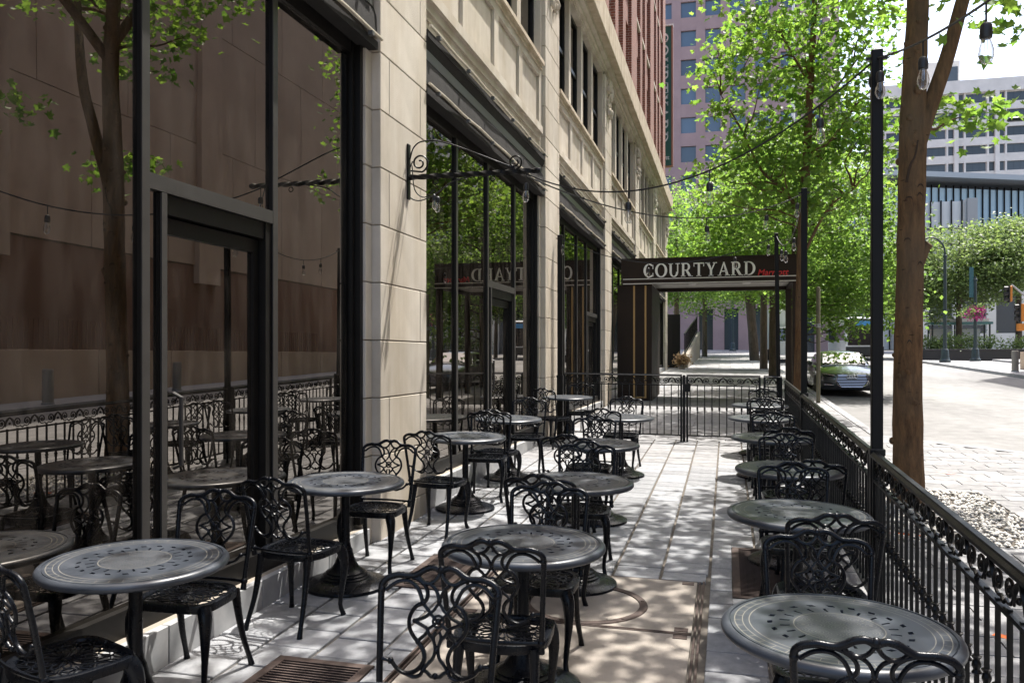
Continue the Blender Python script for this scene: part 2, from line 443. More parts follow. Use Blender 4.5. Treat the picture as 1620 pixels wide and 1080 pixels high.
# near pavement: patio strip, the widened part by the lens, then the strip up the street
OUT=[(-3.3,-25),(5.6,-25),(5.6,12.6),(4.6,13.6),(3.4,14.6),(KX,15.6),(KX,92),(-16,92),(-16,41.8),(-3.3,41.8)]
walk=MB()
def quad(x0,x1,y0,y1,dz=0): walk.raw([(x0,y0,gz(x0,y0)+dz),(x1,y0,gz(x1,y0)+dz),(x1,y1,gz(x1,y1)+dz),(x0,y1,gz(x0,y1)+dz)],[(0,1,2,3)])
quad(-3.3,5.6,-25,12.6,-.016); 
walk.raw([(x,y,gz(x,y)-.016) for x,y in ((-3.3,12.6),(5.6,12.6),(4.6,13.6),(3.4,14.6),(KX,15.6),(-3.3,15.6))],[(0,1,2,3,4,5)])
quad(-3.3,KX,15.6,41.8,-.016); quad(-16,KX,41.8,92,-.016)
sidewalk=struct(walk.build('sidewalk',M['joint'],smooth=0))
kb=MB()
kp=OUT[1:7]
for (x0,y0),(x1,y1) in zip(kp[:-1],kp[1:]):
    d=Vector((x1-x0,y1-y0,0)).normalized(); n=Vector((d.y,-d.x,0))*.16
    L=math.hypot(x1-x0,y1-y0); k=max(1,int(L/8))
    for i in range(k):
        a=Vector((x0,y0,0)).lerp(Vector((x1,y1,0)),i/k); b=Vector((x0,y0,0)).lerp(Vector((x1,y1,0)),(i+1)/k)
        q=[a,b,b+n,a+n]
        top=[(p.x,p.y,gz(p.x,p.y)+.002) for p in q]
        kb.raw([(x,y,z-.2) for x,y,z in top]+top,[(4,7,6,5),(0,1,5,4),(1,2,6,5),(2,3,7,6),(3,0,4,7)])
kb.build('kerb',M['kerb'],sidewalk,smooth=0)
# pavement across the street, with its own kerb
opp=MB()
for (x0,x1,y0,y1) in ((12.4,17,-25,62),):
    n=12
    for i in range(n):
        a=y0+(y1-y0)*i/n; b=y0+(y1-y0)*(i+1)/n
        top=[(x,y,gz(x,y)+.0) for x,y in ((x0,a),(x1,a),(x1,b),(x0,b))]
        opp.raw([(x,y,z-.2) for x,y,z in top]+top,[(4,5,6,7),(0,1,5,4),(1,2,6,5),(2,3,7,6),(3,0,4,7)])
struct(opp.build('far_pavement',M['kerb'],smooth=0))
pl=MB(); pl.box(17.02,60,-25,62,-.3,.12)
for i,p in enumerate(pl.v): pl.v[i]=(p[0],p[1],p[2]+gz(min(p[0],20),p[1]))
struct(pl.build('corner_plaza',M['kerb'],smooth=0))

# ---------------- vault hatch, manhole ring, grates
HX0,HX1,HY0,HY1,HYS=-1.66,-.15,2.6,6.05,4.97
OBST=[(HX0,HX1,HY0,HY1)]
GR=[('rust','long rusty drain grate in the paving beside the first facade table',-2.32,-1.78,2.9,4.08),
    ('rust','rusty grate in the paving under the chairs of the second middle row',-2.22,-1.84,5.4,6.25),
    ('rust','rusty grate in the paving under the second table along the fence',.04,.42,5.75,7.1)]
OBST+=[g[2:6] for g in GR]
def carve(rects,obst=None):
    for (a,b,c,d) in (obst or OBST):
        a-=.006; b+=.006; c-=.006; d+=.006; out=[]
        for (x0,x1,y0,y1) in rects:
            if x1<=a or x0>=b or y1<=c or y0>=d: out.append((x0,x1,y0,y1)); continue
            if x0<a: out.append((x0,a,y0,y1))
            if x1>b: out.append((b,x1,y0,y1))
            m0,m1=max(x0,a),min(x1,b)
            if y0<c: out.append((m0,m1,y0,c))
            if y1>d: out.append((m0,m1,d,y1))
        rects=out
    return [r for r in rects if r[1]-r[0]>.025 and r[3]-r[2]>.025]
# ---------------- pavers: nearest ones are single stones, the others one field
PW,PL_,JW,JL=.318,.272,.022,.011
pm=[]
for s in range(5):
    b=MB().cbox(-PW/2,PW/2,-PL_/2,PL_/2,-.05,0,.004); pm.append(b.mesh('paver',M['paver'],0))
def tilt_at(x,y): return TILT
cand=[]; 
col_i=0; x=-2.83
while x<.80 and True:
    off=(col_i*37%10)/10*PL_; y=1.2+off
    while y<13.95:
        for (x0,x1,y0,y1) in carve([(x,x+PW,y,y+PL_)]): cand.append(((x0+x1)/2,(y0+y1)/2,x1-x0,y1-y0))
        y+=PL_+JL
    x+=PW+JW; col_i+=1
cand.sort(key=lambda c:(c[1]<2.7, c[1]+abs(c[0]+1)*.15))
field=MB()
for i,(cx,cy,w,l) in enumerate(cand):
    rz=random.gauss(0,.006); dz=random.uniform(-.002,.002)
    if i<300:
        me=pm[0]
        o=put('paver',me,sidewalk,(cx,cy,gz(cx,cy)+dz),(TILT@Matrix.Rotation(rz,3,'Z').to_quaternion()))
        o.scale=(w/PW,l/PL_,1)
    else:
        a=[(cx-w/2,cy-l/2),(cx+w/2,cy-l/2),(cx+w/2,cy+l/2),(cx-w/2,cy+l/2)]
        top=[(p,q,gz(p,q)+dz) for p,q in a]
        field.raw([(p,q,r-.03) for p,q,r in top]+top,[(4,5,6,7),(0,1,5,4),(1,2,6,5),(2,3,7,6),(3,0,4,7)])
k=NT('grey_paver_field')
def field_mat(name,c1,c2,amp):
    k=NT(name); geo=k.n('ShaderNodeNewGeometry'); tc=k.n('ShaderNodeTexCoord')
    nz=k.n('ShaderNodeTexNoise',Scale=11.,Detail=6.); k.l(tc.outputs['Object'],nz.inputs['Vector'])
    c=k.ramp(nz.outputs['Fac'],[(.32,c2),(.68,c1)]); hs=k.n('ShaderNodeHueSaturation'); k.l(c,hs.inputs['Color'])
    k.l(k.math('MULTIPLY_ADD',geo.outputs['Random Per Island'],2*amp,1-amp),hs.inputs['Value']); k.l(hs.outputs[0],k.b.inputs['Base Color'])
    k.b.inputs['Roughness'].default_value=.8
    return k.m
M['field']=field_mat('grey_paver_field',(.245,.243,.243),(.16,.16,.165),.2)
f=field.build('paver_field',M['field'],sidewalk,0); f['kind']='stuff'
# slabs outside the fence and up the street
slab=MB(); SW,SL=.46,.30
def slabs(x0,x1,y0,y1,skip=None,w=SW,l=SL,g=.011):
    i=0; y=y0
    while y<y1:
        x=x0-(w/2 if i%2 else 0)
        while x<x1:
            a,b=max(x,x0),min(x+w-g,x1)
            for (a_,b_,c_,d_) in (carve([(a,b,y,y+l-g)],[skip] if skip else [(0,0,0,0)]) if b-a>.05 else []):
                dz=random.uniform(-.002,.002)
                top=[(p,q,gz(p,q)+dz) for p,q in ((a_,c_),(b_,c_),(b_,d_),(a_,d_))]
                slab.raw([(p,q,r-.03) for p,q,r in top]+top,[(4,5,6,7),(0,1,5,4),(1,2,6,5),(2,3,7,6),(3,0,4,7)])
            x+=w
        y+=l; i+=1
PIT=(1.15,2.72,7.7,10.3)
sk=PIT
slabs(.82,5.55,1.2,12.5,sk)
for q in range(11):
    yq=12.5+q*.3; xm=5.55 if yq<12.5 else (5.6-(yq+.15-12.6) if yq<13.45 else 4.6-1.2*(yq+.15-13.6) if yq<14.4 else 3.4-.98*(yq+.15-14.6))
    slabs(.82-(.23 if q%2 else 0),max(KX,xm)-.02,yq,yq+.29)
slabs(-2.78,.80,14.0,15.6); slabs(-2.78,KX-.02,15.6,41,None,.62,.62,.01); slabs(-7,KX-.02,42,91,None,1.2,1.2,.015)
f=slab.build('slab_field',M['field'],sidewalk,0); f['kind']='stuff'
# gravel round the big trunk
N=2600; px=rng.uniform(PIT[0]+.02,PIT[1]-.02,N); py=rng.uniform(PIT[2]+.02,PIT[3]-.02,N); s=rng.uniform(.012,.034,N)
pz=np.array([gz(a,b) for a,b in zip(px,py)])+rng.uniform(-.012,.012,N)
oct_=np.array([(1,0,0),(0,1,0),(-1,0,0),(0,-1,0),(0,0,.7),(0,0,-.7)],float)
ang=rng.uniform(0,6.28,N); ca,sa=np.cos(ang),np.sin(ang)
st=rng.uniform(.7,1.3,(N,1,3)); V=oct_[None]*st*s[:,None,None]
Vx=V[:,:,0]*ca[:,None]-V[:,:,1]*sa[:,None]; Vy=V[:,:,0]*sa[:,None]+V[:,:,1]*ca[:,None]
V=np.stack([Vx+px[:,None],Vy+py[:,None],V[:,:,2]+pz[:,None]],2)
me=fastmesh('gravel',V,[(0,1,4),(1,2,4),(2,3,4),(3,0,4),(1,0,5),(2,1,5),(3,2,5),(0,3,5)],M['gravel'])
g=put('gravel',me); g['kind']='stuff'; g['label']='pale gravel filling the square pit round the big maple trunk'
# spray marks left by surveyors on the slabs
def mark(u0,v0,u1,v1,w,m):
    a,b=on_ground(u0,v0),on_ground(u1,v1); d=(b-a); d.normalize(); n=Vector((-d.y,d.x,0))*w
    MB().raw([(*p.xy,gz(p.x,p.y)+.004) for p in (a-n,b-n,b+n,a+n)],[(0,1,2,3)]).build('spray_mark',m,sidewalk,0)
mark(1404,842,1470,848,.025,M['spray_orange']); mark(1572,1003,1600,1010,.03,M['spray_orange']); mark(1485,746,1508,750,.04,M['spray_pink'])

def hatch():
    b=MB(); t=.006
    def slabq(x0,x1,y0,y1):
        top=[(x,y,gz(x,y)+t) for x,y in ((x0,y0),(x1,y0),(x1,y1),(x0,y1))]
        b.raw([(x,y,z-.05) for x,y,z in top]+top,[(4,5,6,7),(0,1,5,4),(1,2,6,5),(2,3,7,6),(3,0,4,7)])
    slabq(HX0+.05,HX1-.05,HY0+.05,HYS-.02); slabq(HX0+.05,HX1-.05,HYS+.02,HY1-.03)
    root=b.build('vault_hatch',M['concrete'],smooth=0)
    fr=MB()
    def bar(x0,x1,y0,y1,dz):
        top=[(x,y,gz(x,y)+dz) for x,y in ((x0,y0),(x1,y0),(x1,y1),(x0,y1))]
        fr.raw([(x,y,z-.04) for x,y,z in top]+top,[(4,5,6,7),(0,1,5,4),(1,2,6,5),(2,3,7,6),(3,0,4,7)])
    for k in range(2):
        bar(HX0+.026*k,HX0+.012+.026*k,HY0,HY1,.008-.006*k); bar(HX1-.012-.026*k,HX1-.026*k,HY0,HY1,.008-.006*k)
    bar(HX0+.05,HX1-.05,HY1-.026,HY1-.012,.004); bar(HX0+.05,HX1-.05,HYS-.018,HYS-.004,.009); bar(HX0+.05,HX1-.05,HYS+.004,HYS+.018,.009)
    fr.build('steel_frame',M['rust'],root,0)
    for (x,y) in ((HX1-.11,HYS+.06),(HX1-.11,HYS-.06),(HX1-.11,HY1-.08),(HX0+.11,HYS+.06)):
        top=[(p,q,gz(p,q)+.010) for p,q in ((x-.04,y-.03),(x+.04,y-.03),(x+.04,y+.03),(x-.04,y+.03))]
        pk=MB().raw([(p,q,r-.02) for p,q,r in top]+top,[(4,5,6,7),(0,1,5,4),(1,2,6,5),(2,3,7,6),(3,0,4,7)]).build('lift_plate',M['rust'],root,0)
    return tag(root,'buff concrete vault hatch with a rusty steel edge between the middle tables','hatch')
hatch()
mc=on_ground(925,955)
ring=MB(); n=48
for (r0,r1,dz) in ((.345,.405,.013),):
    vs=[];fs=[]
    for k in range(n):
        a=2*math.pi*k/n
        for r,z in ((r0,dz-.02),(r0+.006,dz),(r1-.008,dz),(r1,dz-.012)):
            x,y=mc.x+r*math.cos(a),mc.y+r*math.sin(a); vs.append((x,y,gz(x,y)+z))
    for k in range(n):
        l=(k+1)%n
        for j in range(3): fs.append((k*4+j,k*4+j+1,l*4+j+1,l*4+j))
    ring.raw(vs,fs)
rg=ring.build('manhole_ring',M['rust']); tag(rg,'round rusty manhole ring set in the concrete hatch','manhole')
for k in range(6):
    a=k*1.047+.3; x,y=mc.x+.375*math.cos(a),mc.y+.375*math.sin(a)
    MB().lathe([(.012,0),(.012,.004),(.006,.006)],8,(x,y,gz(x,y)+.0125)).build('bolt',M['rust'],rg)
bars={}
for (m,lab,x0,x1,y0,y1) in GR:
    b=MB(); w=.05
    def fb(xa,xb,ya,yb,dz=.006):
        top=[(x,y,gz(x,y)+dz) for x,y in ((xa,ya),(xb,ya),(xb,yb),(xa,yb))]
        b.raw([(x,y,z-.05) for x,y,z in top]+top,[(4,5,6,7),(0,1,5,4),(1,2,6,5),(2,3,7,6),(3,0,4,7)])
    fb(x0,x0+w,y0,y1); fb(x1-w,x1,y0,y1); fb(x0+w,x1-w,y0,y0+w); fb(x0+w,x1-w,y1-w,y1)
    root=b.build('drain_grate',M[m],smooth=0); tag(root,lab,'grate')
    y=y0+w+.012; bm=MB().box(-(x1-x0)/2+w,(x1-x0)/2-w,-.005,.005,-.04,.0).mesh('grate_bar',M[m],0)
    while y<y1-w-.008:
        xc=(x0+x1)/2; put('grate_bar',bm,root,(xc,y,gz(xc,y)+.003),(0,math.atan(GC),0)); y+=.03
    b2=MB(); xc=(x0+x1)/2
    pit=MB().raw([(x,y,gz(x,y)-.012) for x,y in ((x0+w,y0+w),(x1-w,y0+w),(x1-w,y1-w),(x0+w,y1-w))],[(0,1,2,3)]).build('pit',M['plastic'],root,0)
# ================================================================== the hotel on the left
hotel=thing('hotel_building','limestone and red brick hotel with dark storefront windows along the patio','building',(XF,20,gz(XF,20)))
HL=Vector(hotel.location)
def hb(mb,name,m,parent=None,smooth=35):       # build in world coordinates, parented to the hotel (or one of its parts)
    p=parent or hotel
    off=HL if p is hotel else Vector((0,0,0))
    if p is hotel: mb.v=[(a-off.x,b-off.y,c-off.z) for a,b,c in mb.v]
    else: mb.v=[(a-HL.x,b-HL.y,c-HL.z) for a,b,c in mb.v]
    return mb.build(name,m,p,smooth)
def hput(name,me,parent,p): return put(name,me,parent,(p[0]-HL.x,p[1]-HL.y,p[2]-HL.z))
PIERS=[(-.15,.95),(6.55,7.66),(13.16,14.30),(19.98,21.10),(26.85,27.95),(33.6,34.7),(40.3,41.6)]
COURSE=.481; Z0=1.392     # a joint height seen on the nearest pier
ZHEAD=4.20; ZMOLD0,ZMOLD1=5.08,5.36; ZPAN1=6.14; ZSILL0,ZSILL1=6.25,6.38; ZWIN1=8.45; ZCOR0,ZCOR1=8.75,9.40; ZTOP=23.0
XG=-2.985                 # glass plane
blkcache={}
J=.009
for pi,(a,b) in enumerate(PIERS):
    g0=gz(XF,a)-.15; pr=MB()
    pr.box(XF-.6,XF-.012,a+.012,b-.012,g0,ZWIN1+.05)
    pr.box(XF-.62,XF-.10,a-.12,a+.0115,g0,ZMOLD0-.012); pr.box(XF-.62,XF-.10,b-.0115,b+.12,g0,ZMOLD0-.012)
    pier=hb(pr,'pier',M['mortar'],smooth=0)
    zs=[]; z=Z0
    while z>gz(XF,a)+.1: z-=COURSE
    k=0; zz=z
    lev=[gz(XF,a)-.1]
    while zz<ZWIN1-.02:
        if zz-lev[-1]>.12: lev.append(zz)
        zz+=COURSE
    lev[-1 if ZWIN1-.01-lev[-1]<.15 else len(lev):]=[ZWIN1-.01]
    for q,(l0,l1) in enumerate(zip(lev[:-1],lev[1:])):
        k=round((l1-Z0)/COURSE)
        if k%2==0: ys=[a,a+.19,b-.17,b]
        else: ys=[a,b]
        for i,(y0,y1) in enumerate(zip(ys[:-1],ys[1:])):
            blk=(y0+(J/2 if i else 0),y1-(J/2 if i<len(ys)-2 else 0),l0+J/2,l1-J/2)
            key=(round(blk[1]-blk[0],3),round(blk[3]-blk[2],3))
            if key not in blkcache: blkcache[key]=MB().cbox(-.16,0,-key[0]/2,key[0]/2,-key[1]/2,key[1]/2,.005).mesh('stone_block',M['limestone'],0)
            hput('stone_block',blkcache[key],pier,(XF,(blk[0]+blk[1])/2,(blk[2]+blk[3])/2))
        if l1<=ZMOLD0+.3:
            for (y0,y1) in ((a-.13,a-.002),(b+.002,b+.13)):
                key=('m',round(y1-y0,3),round(l1-l0,3))
                if key not in blkcache:
                    w,h=y1-y0,l1-l0-J; blkcache[key]=MB().cbox(-.12,0,-w/2,w/2,-h/2,h/2,.005).mesh('margin_block',M['limestone'],0)
                hput('margin_block',blkcache[key],pier,(XF-.075,(y0+y1)/2,(l0+l1)/2))
    # little pilaster strip carried up beside the spandrels, with a carved capital
    st=MB()
    for (y0,y1) in ((a-.10,a-.01),(b+.01,b+.10)): st.box(XF-.4,XF-.06,y0,y1,ZMOLD0+.32,ZWIN1)
    hb(st,'margin_strip',M['limestone'],pier,0)
    cp=MB(); yc=(a+b)/2; zt=ZWIN1-.05
    for k in range(70):
        yy=random.uniform(a+.22,b-.22); zz=zt-random.random()**1.3*.95*(1-.3*abs(yy-yc)/(b-a)); r=random.uniform(.03,.075)
        cp.ball((XF+random.uniform(-.02,.06),yy,zz),r,6,4,1.3)
    for s in (-1,1):
        cp.tube([(XF+.05,yc+s*(.12+.09*math.cos(t)*(1-t/9)),zt-.14+.09*math.sin(t)*(1-t/9)) for t in np.linspace(0,7.5,22)],.022,6)
    hb(cp,'carved_capital',M['limestone'],pier)

def bay(i, mull, door, ends):
    a=PIERS[i][1]+.13; b=PIERS[i+1][0]-.13
    gA=gz(XF,a); 
    zp=gz(XF,(a+b)/2)+.23   # top of marble plinth
    # plinth of single marble blocks
    base=MB().box(XF-.30,XF-.06,a+.002,b-.002,gz(XF,a)-.2,zp-.035)
    sp=hb(base,'plinth',M['mortar'],smooth=0)
    y=a+.004
    while y<b-.05:
        y1=min(b-.004,y+.92)
        key=('pl',round(y1-y,3))
        if key not in blkcache: blkcache[key]=MB().cbox(-.05,0,-(y1-y-.006)/2,(y1-y-.006)/2,-.30,.0,.004).mesh('marble_block',M['marble'],0)
        hput('marble_block',blkcache[key],sp,(XF-.035,(y+y1)/2,zp-.03)); y=y1
    # frame
    fr=MB(); xo=XG-.02; xi=XG+.026
    fr.box(xo-.02,XF-.10,a,a+.05,zp,ZHEAD+.12); fr.box(xo-.02,XF-.10,b-.05,b,zp,ZHEAD+.12); fr.box(xo-.021,xi+.012,a+.05,a+.10,zp,ZHEAD+.12); fr.box(xo-.021,xi+.012,b-.10,b-.05,zp,ZHEAD+.12)
    fr.box(xo-.02,xi,a+.10,b-.10,ZHEAD,ZHEAD+.12); fr.box(xo-.02,xi+.02,a+.10,b-.10,zp-.035,zp+.10)
    for k,st in enumerate((.03,.06)):
        fr.box(xi,xi+.02,a+.10,a+.10+st*.6,zp+.1,ZHEAD)
    frame=hb(fr,'storefront_frame',M['bronze'],smooth=0)
    ys=[a+.10]+mull+[b-.10]
    for m in mull:
        mm=MB().box(xo,xi-.004,m-.03,m+.03,zp+.1,ZHEAD)
        hb(mm,'mullion',M['bronze'],frame,0)
        hb(MB().box(xi-.004,xi+.004,m-.028,m+.032,zp+.1,ZHEAD-.002),'mullion_cap',M['bronze_light'],frame,0)
    for k,(y0,y1) in enumerate(zip(ys[:-1],ys[1:])):
        if door and abs(y0-door[0])<.05:
            zt=2.68
            hb(MB().box(xo,xi+.003,y0+.033,y1-.031,zt-.05,zt+.035),'transom',M['bronze_light'],frame,0)
            hb(MB().box(XG-.006,XG,y0+.03,y1-.03,zt+.035,ZHEAD),'glass_pane',M['glass'],frame,0)
            # recessed door: side lite, jambs, leaf
            xd=XG-.035; d0,d1=y0+.033,y1-.031
            jm=MB().box(xd-.05,xi-.01,d0+.09,d0+.15,zp-.2,zt-.052).box(xd-.05,xi-.01,d1-.07,d1,zp-.2,zt-.052).box(xd-.05,xi-.02,d0+.15,d1-.07,zt-.16,zt-.054)
            hb(MB().box(XG-.006,XG,d0,d0+.09,zp-.1,zt-.052),'glass_pane',M['glass'],frame,0)
            hb(MB().box(xi-.009,xi+.002,d0+.10,d0+.145,zp-.2,zt-.052),'jamb_cap',M['bronze_light'],frame,0)
            dr=hb(jm,'door',M['bronze'],frame,0)
            e0,e1=d0+.155,d1-.075
            lf=MB().box(xd-.04,xd,e0,e0+.06,zp-.15,zt-.17).box(xd-.04,xd,e1-.06,e1,zp-.15,zt-.17).box(xd-.04,xd,e0+.06,e1-.06,zt-.26,zt-.17).box(xd-.04,xd,e0+.06,e1-.06,zp-.15,zp+.10)
            hb(lf,'door_leaf',M['bronze'],frame,0)
            hb(MB().box(xd-.025,xd-.018,e0+.06,e1-.06,zp+.10,zt-.26),'door_glass',M['glass'],frame,0)
            hb(MB().tube([(xd,e0+.13,zp+.75),(xd+.05,e0+.13,zp+.77),(xd+.05,e0+.13,zp+1.15),(xd,e0+.13,zp+1.17)],.012,8),'door_handle',M['bronze_light'],frame)
        else:
            hb(MB().box(XG-.006,XG,y0+.028,y1-.028,zp+.09,ZHEAD+.01),'glass_pane',M['glass'],frame,0)
    # dim room behind
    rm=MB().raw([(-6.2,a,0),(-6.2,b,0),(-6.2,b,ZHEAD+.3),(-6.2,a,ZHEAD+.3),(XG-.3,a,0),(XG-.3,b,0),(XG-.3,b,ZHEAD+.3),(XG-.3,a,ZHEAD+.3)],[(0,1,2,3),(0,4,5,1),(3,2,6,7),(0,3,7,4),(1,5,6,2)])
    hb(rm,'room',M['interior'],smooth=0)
    # awnings: two bars, fabric rolls and the rail between
    aw=MB(); n=26; A,B=a-.12,b+.12
    def wav(y,s): return .007*math.sin(y*2.1+s)+.004*math.sin(y*5.3+s*2)
    vs=[];fs=[]
    zl,zu=ZHEAD+.17,ZHEAD+.70
    for k in range(n+1):
        y=A+(B-A)*k/n
        for (x,z) in ((XF-.02,zl+.02),(XF-.03,zl+.20),(XF-.07,zl+.33),(XF-.07,zu-.18),(XF-.02,zu-.10),(XF+.0,zu)):
            vs.append((x+wav(y,z)*.6,y,z+wav(y,1)*.5))
    for k in range(n):
        for j in range(5): fs.append((k*6+j,(k+1)*6+j,(k+1)*6+j+1,k*6+j+1))
    aw.raw(vs,fs); awn=hb(aw,'awning',M['awning'])
    hb(MB().box(XF-.09,XF-.045,A+.02,B-.02,zl+.27,zl+.37),'awning_rail',M['awning_rail'],awn,0)
    for zc,xx in ((zl,XF+.025),(zu+.02,XF+.03)):
        path=[(xx+wav(y,zc),y,zc+wav(y,zc*3)) for y in np.linspace(A,B,n)]
        hb(MB().tube(path,.015,8),'awning_bar',M['awning_bar'],awn)
        hb(MB().box(XF-.13,xx-.03,A+.03,B-.03,zc-.09,zc-.025),'awning_box',M['awning'],awn,0)
        for q in range(6):
            y=A+.25+(B-A-.5)*q/5; hb(MB().box(xx-.015,xx+.027,y-.02,y+.02,zc-.055,zc-.02),'awning_clip',M['awning_rail'],awn,0)
    # spandrel: moulding, panels, sill
    A,B=PIERS[i][1]+.005,PIERS[i+1][0]-.005
    sd=MB()
    sd.box(XF-.5,XF-.10,A,B,ZHEAD+.12,ZSILL0)
    for k,(x,z0,z1) in enumerate(((XF-.085,ZMOLD0,ZMOLD0+.07),(XF-.06,ZMOLD0+.07,ZMOLD0+.17),(XF-.02,ZMOLD0+.17,ZMOLD1))): sd.box(XF-.3,x,A+.1,B-.1,z0,z1)
    sd.box(XF-.3,XF-.055,A+.11,B-.11,ZPAN1-.005,ZSILL0+.0); 
    s=hb(sd,'spandrel',M['limestone'],smooth=0)
    n=4; w=(B-A-.22)/n
    for k in range(n+1):
        y=A+.11+w*k; hb(MB().box(XF-.3,XF-.056,max(A+.101,y-.10),min(B-.101,y+.10),ZMOLD1+.002,ZPAN1-.007),'stile',M['limestone'],s,0)
    for k in range(n):
        y=A+.11+w*k; hb(MB().cbox(XF-.2,XF-.088,y+.16,y+w-.16,ZMOLD1+.06,ZPAN1-.06,.01),'panel',M['limestone'],s,0)
    sl=MB().box(XF-.4,XF-.03,A+.11,B-.11,ZSILL0+.002,ZSILL0+.07).box(XF-.4,XF+.01,A+.11,B-.11,ZSILL0+.07,ZSILL1)
    hb(sl,'sill',M['limestone_stained'],s,0)
    # upper windows between stone mullions
    up=MB()
    for k in range(1,n):
        y=A+.11+w*k; up.box(XF-.45,XF-.085,y-.11,y+.11,ZSILL1,ZWIN1)
    up.box(XF-.45,XF-.05,A,B,ZWIN1,ZCOR0)
    uo=hb(up,'window_surround',M['limestone'],smooth=0)
    for k in range(n):
        y0=A+.11+w*k+(.11 if k else 0); y1=A+.11+w*(k+1)-(.11 if k<n-1 else 0); x=XF-.225
        f=MB().box(x,x+.06,y0,y0+.07,ZSILL1,ZWIN1).box(x,x+.06,y1-.07,y1,ZSILL1,ZWIN1).box(x,x+.06,y0+.07,y1-.07,ZSILL1,ZSILL1+.08).box(x,x+.06,y0+.07,y1-.07,ZWIN1-.08,ZWIN1).box(x,x+.05,y0+.07,y1-.07,7.35,7.43)
        hb(f,'window_frame',M['bronze'],uo,0)
        hb(MB().box(x+.015,x+.02,y0+.06,y1-.06,ZSILL1+.05,ZWIN1-.05),'window_pane',M['glass_up'],uo,0)
        hb(MB().box(x-.9,x-.85,y0-.3,y1+.3,ZSILL1-.1,ZWIN1+.1),'blind',M['curtain'],uo,0)
def my(us): return [on_x(u,500,XG+.05).y for u in us]
bay(0,my([236])+my([440]),(my([236])[0],),0)
bay(1,my([726,775,817]),(my([775])[0],),0)
bay(2,[15.6,17.0,18.2],(18.2,),0)
for i in (3,4,5):
    a,b=PIERS[i][1],PIERS[i+1][0]; w=(b-a)/4; bay(i,[a+w,a+2*w,a+3*w],None,0)
# entablature and cornice along the whole front
Ya,Yb=-1.0,41.62
co=MB()
for (x,z0,z1) in ((XF-.03,ZWIN1+.051,ZWIN1+.11),(XF+.02,ZWIN1+.112,ZWIN1+.20),(XF+.10,ZWIN1+.202,ZCOR0)): co.box(XF-.6,x,Ya,Yb,z0,z1)
hb(co,'entablature',M['limestone'],smooth=0)
y=Ya; 
while y<Yb:
    y1=min(Yb,y+2.2); hb(MB().cbox(XF-.5,XF+.26,y+.004,y1-.004,ZCOR0+.003,ZCOR1,.02),'cornice_stone',M['limestone_stained'],smooth=0); y=y1
hb(MB().box(XF-.55,XF+.18,Ya,Yb,ZCOR1+.002,ZCOR1+.10),'blocking_course',M['limestone'],smooth=0)
# brick storeys above
XB=XF-.10
bw=MB().box(XB-1.2,XB-.42,Ya,Yb,ZCOR1+.1,ZTOP)
for i,(a,b) in enumerate(PIERS): bw.box(XB-.45,XB,a-.25,b+.02+.25 if i<6 else Yb,ZCOR1+.102,ZTOP)
wall=hb(bw,'brick_wall',M['brick'],smooth=0)
for i in range(6):
    A,B=PIERS[i][1]+.27,PIERS[i+1][0]-.25; w=(B-A)/3
    for k in (1,2): hb(MB().box(XB-.45,XB-.02,A+w*k-.34,A+w*k+.34,ZCOR1+.102,ZTOP),'brick_pier',M['brick'],wall,0)
    for fl in range(4):
        z=ZCOR1+.35+fl*3.4
        for k in range(3):
            y0=A+w*k+(.34 if k else 0); y1=A+w*(k+1)-(.34 if k<2 else 0)
            hb(MB().box(XB-.45,XB-.10,y0,y1,z+2.3,z+3.38),'brick_spandrel',M['brick'],wall,0)
            hb(MB().box(XB-.45,XB-.02,y0-.01,y1+.01,z-.16,z-.04),'stone_sill',M['limestone'],wall,0)
            x=XB-.30
            hb(MB().box(x,x+.08,y0,y0+.14,z-.04,z+2.3).box(x,x+.08,y1-.14,y1,z-.04,z+2.3).box(x,x+.08,y0+.14,y1-.14,z+2.12,z+2.3).box(x,x+.07,y0+.14,y1-.14,z+1.05,z+1.13),'window_frame',M['paleconc'],wall,0)
            hb(MB().box(x+.02,x+.03,y0+.1,y1-.1,z,z+2.2),'window_pane',M['glass_up'],wall,0)
# end wall round the corner
hb(MB().box(XF-12,XF-.62,41.0,41.6,1.0,ZTOP),'end_wall',M['limestone'],smooth=0)
hb(MB().box(XF-.61,XF-.02,41.602,41.8,.9,ZCOR0-.3),'corner_quoin',M['limestone'],smooth=0)
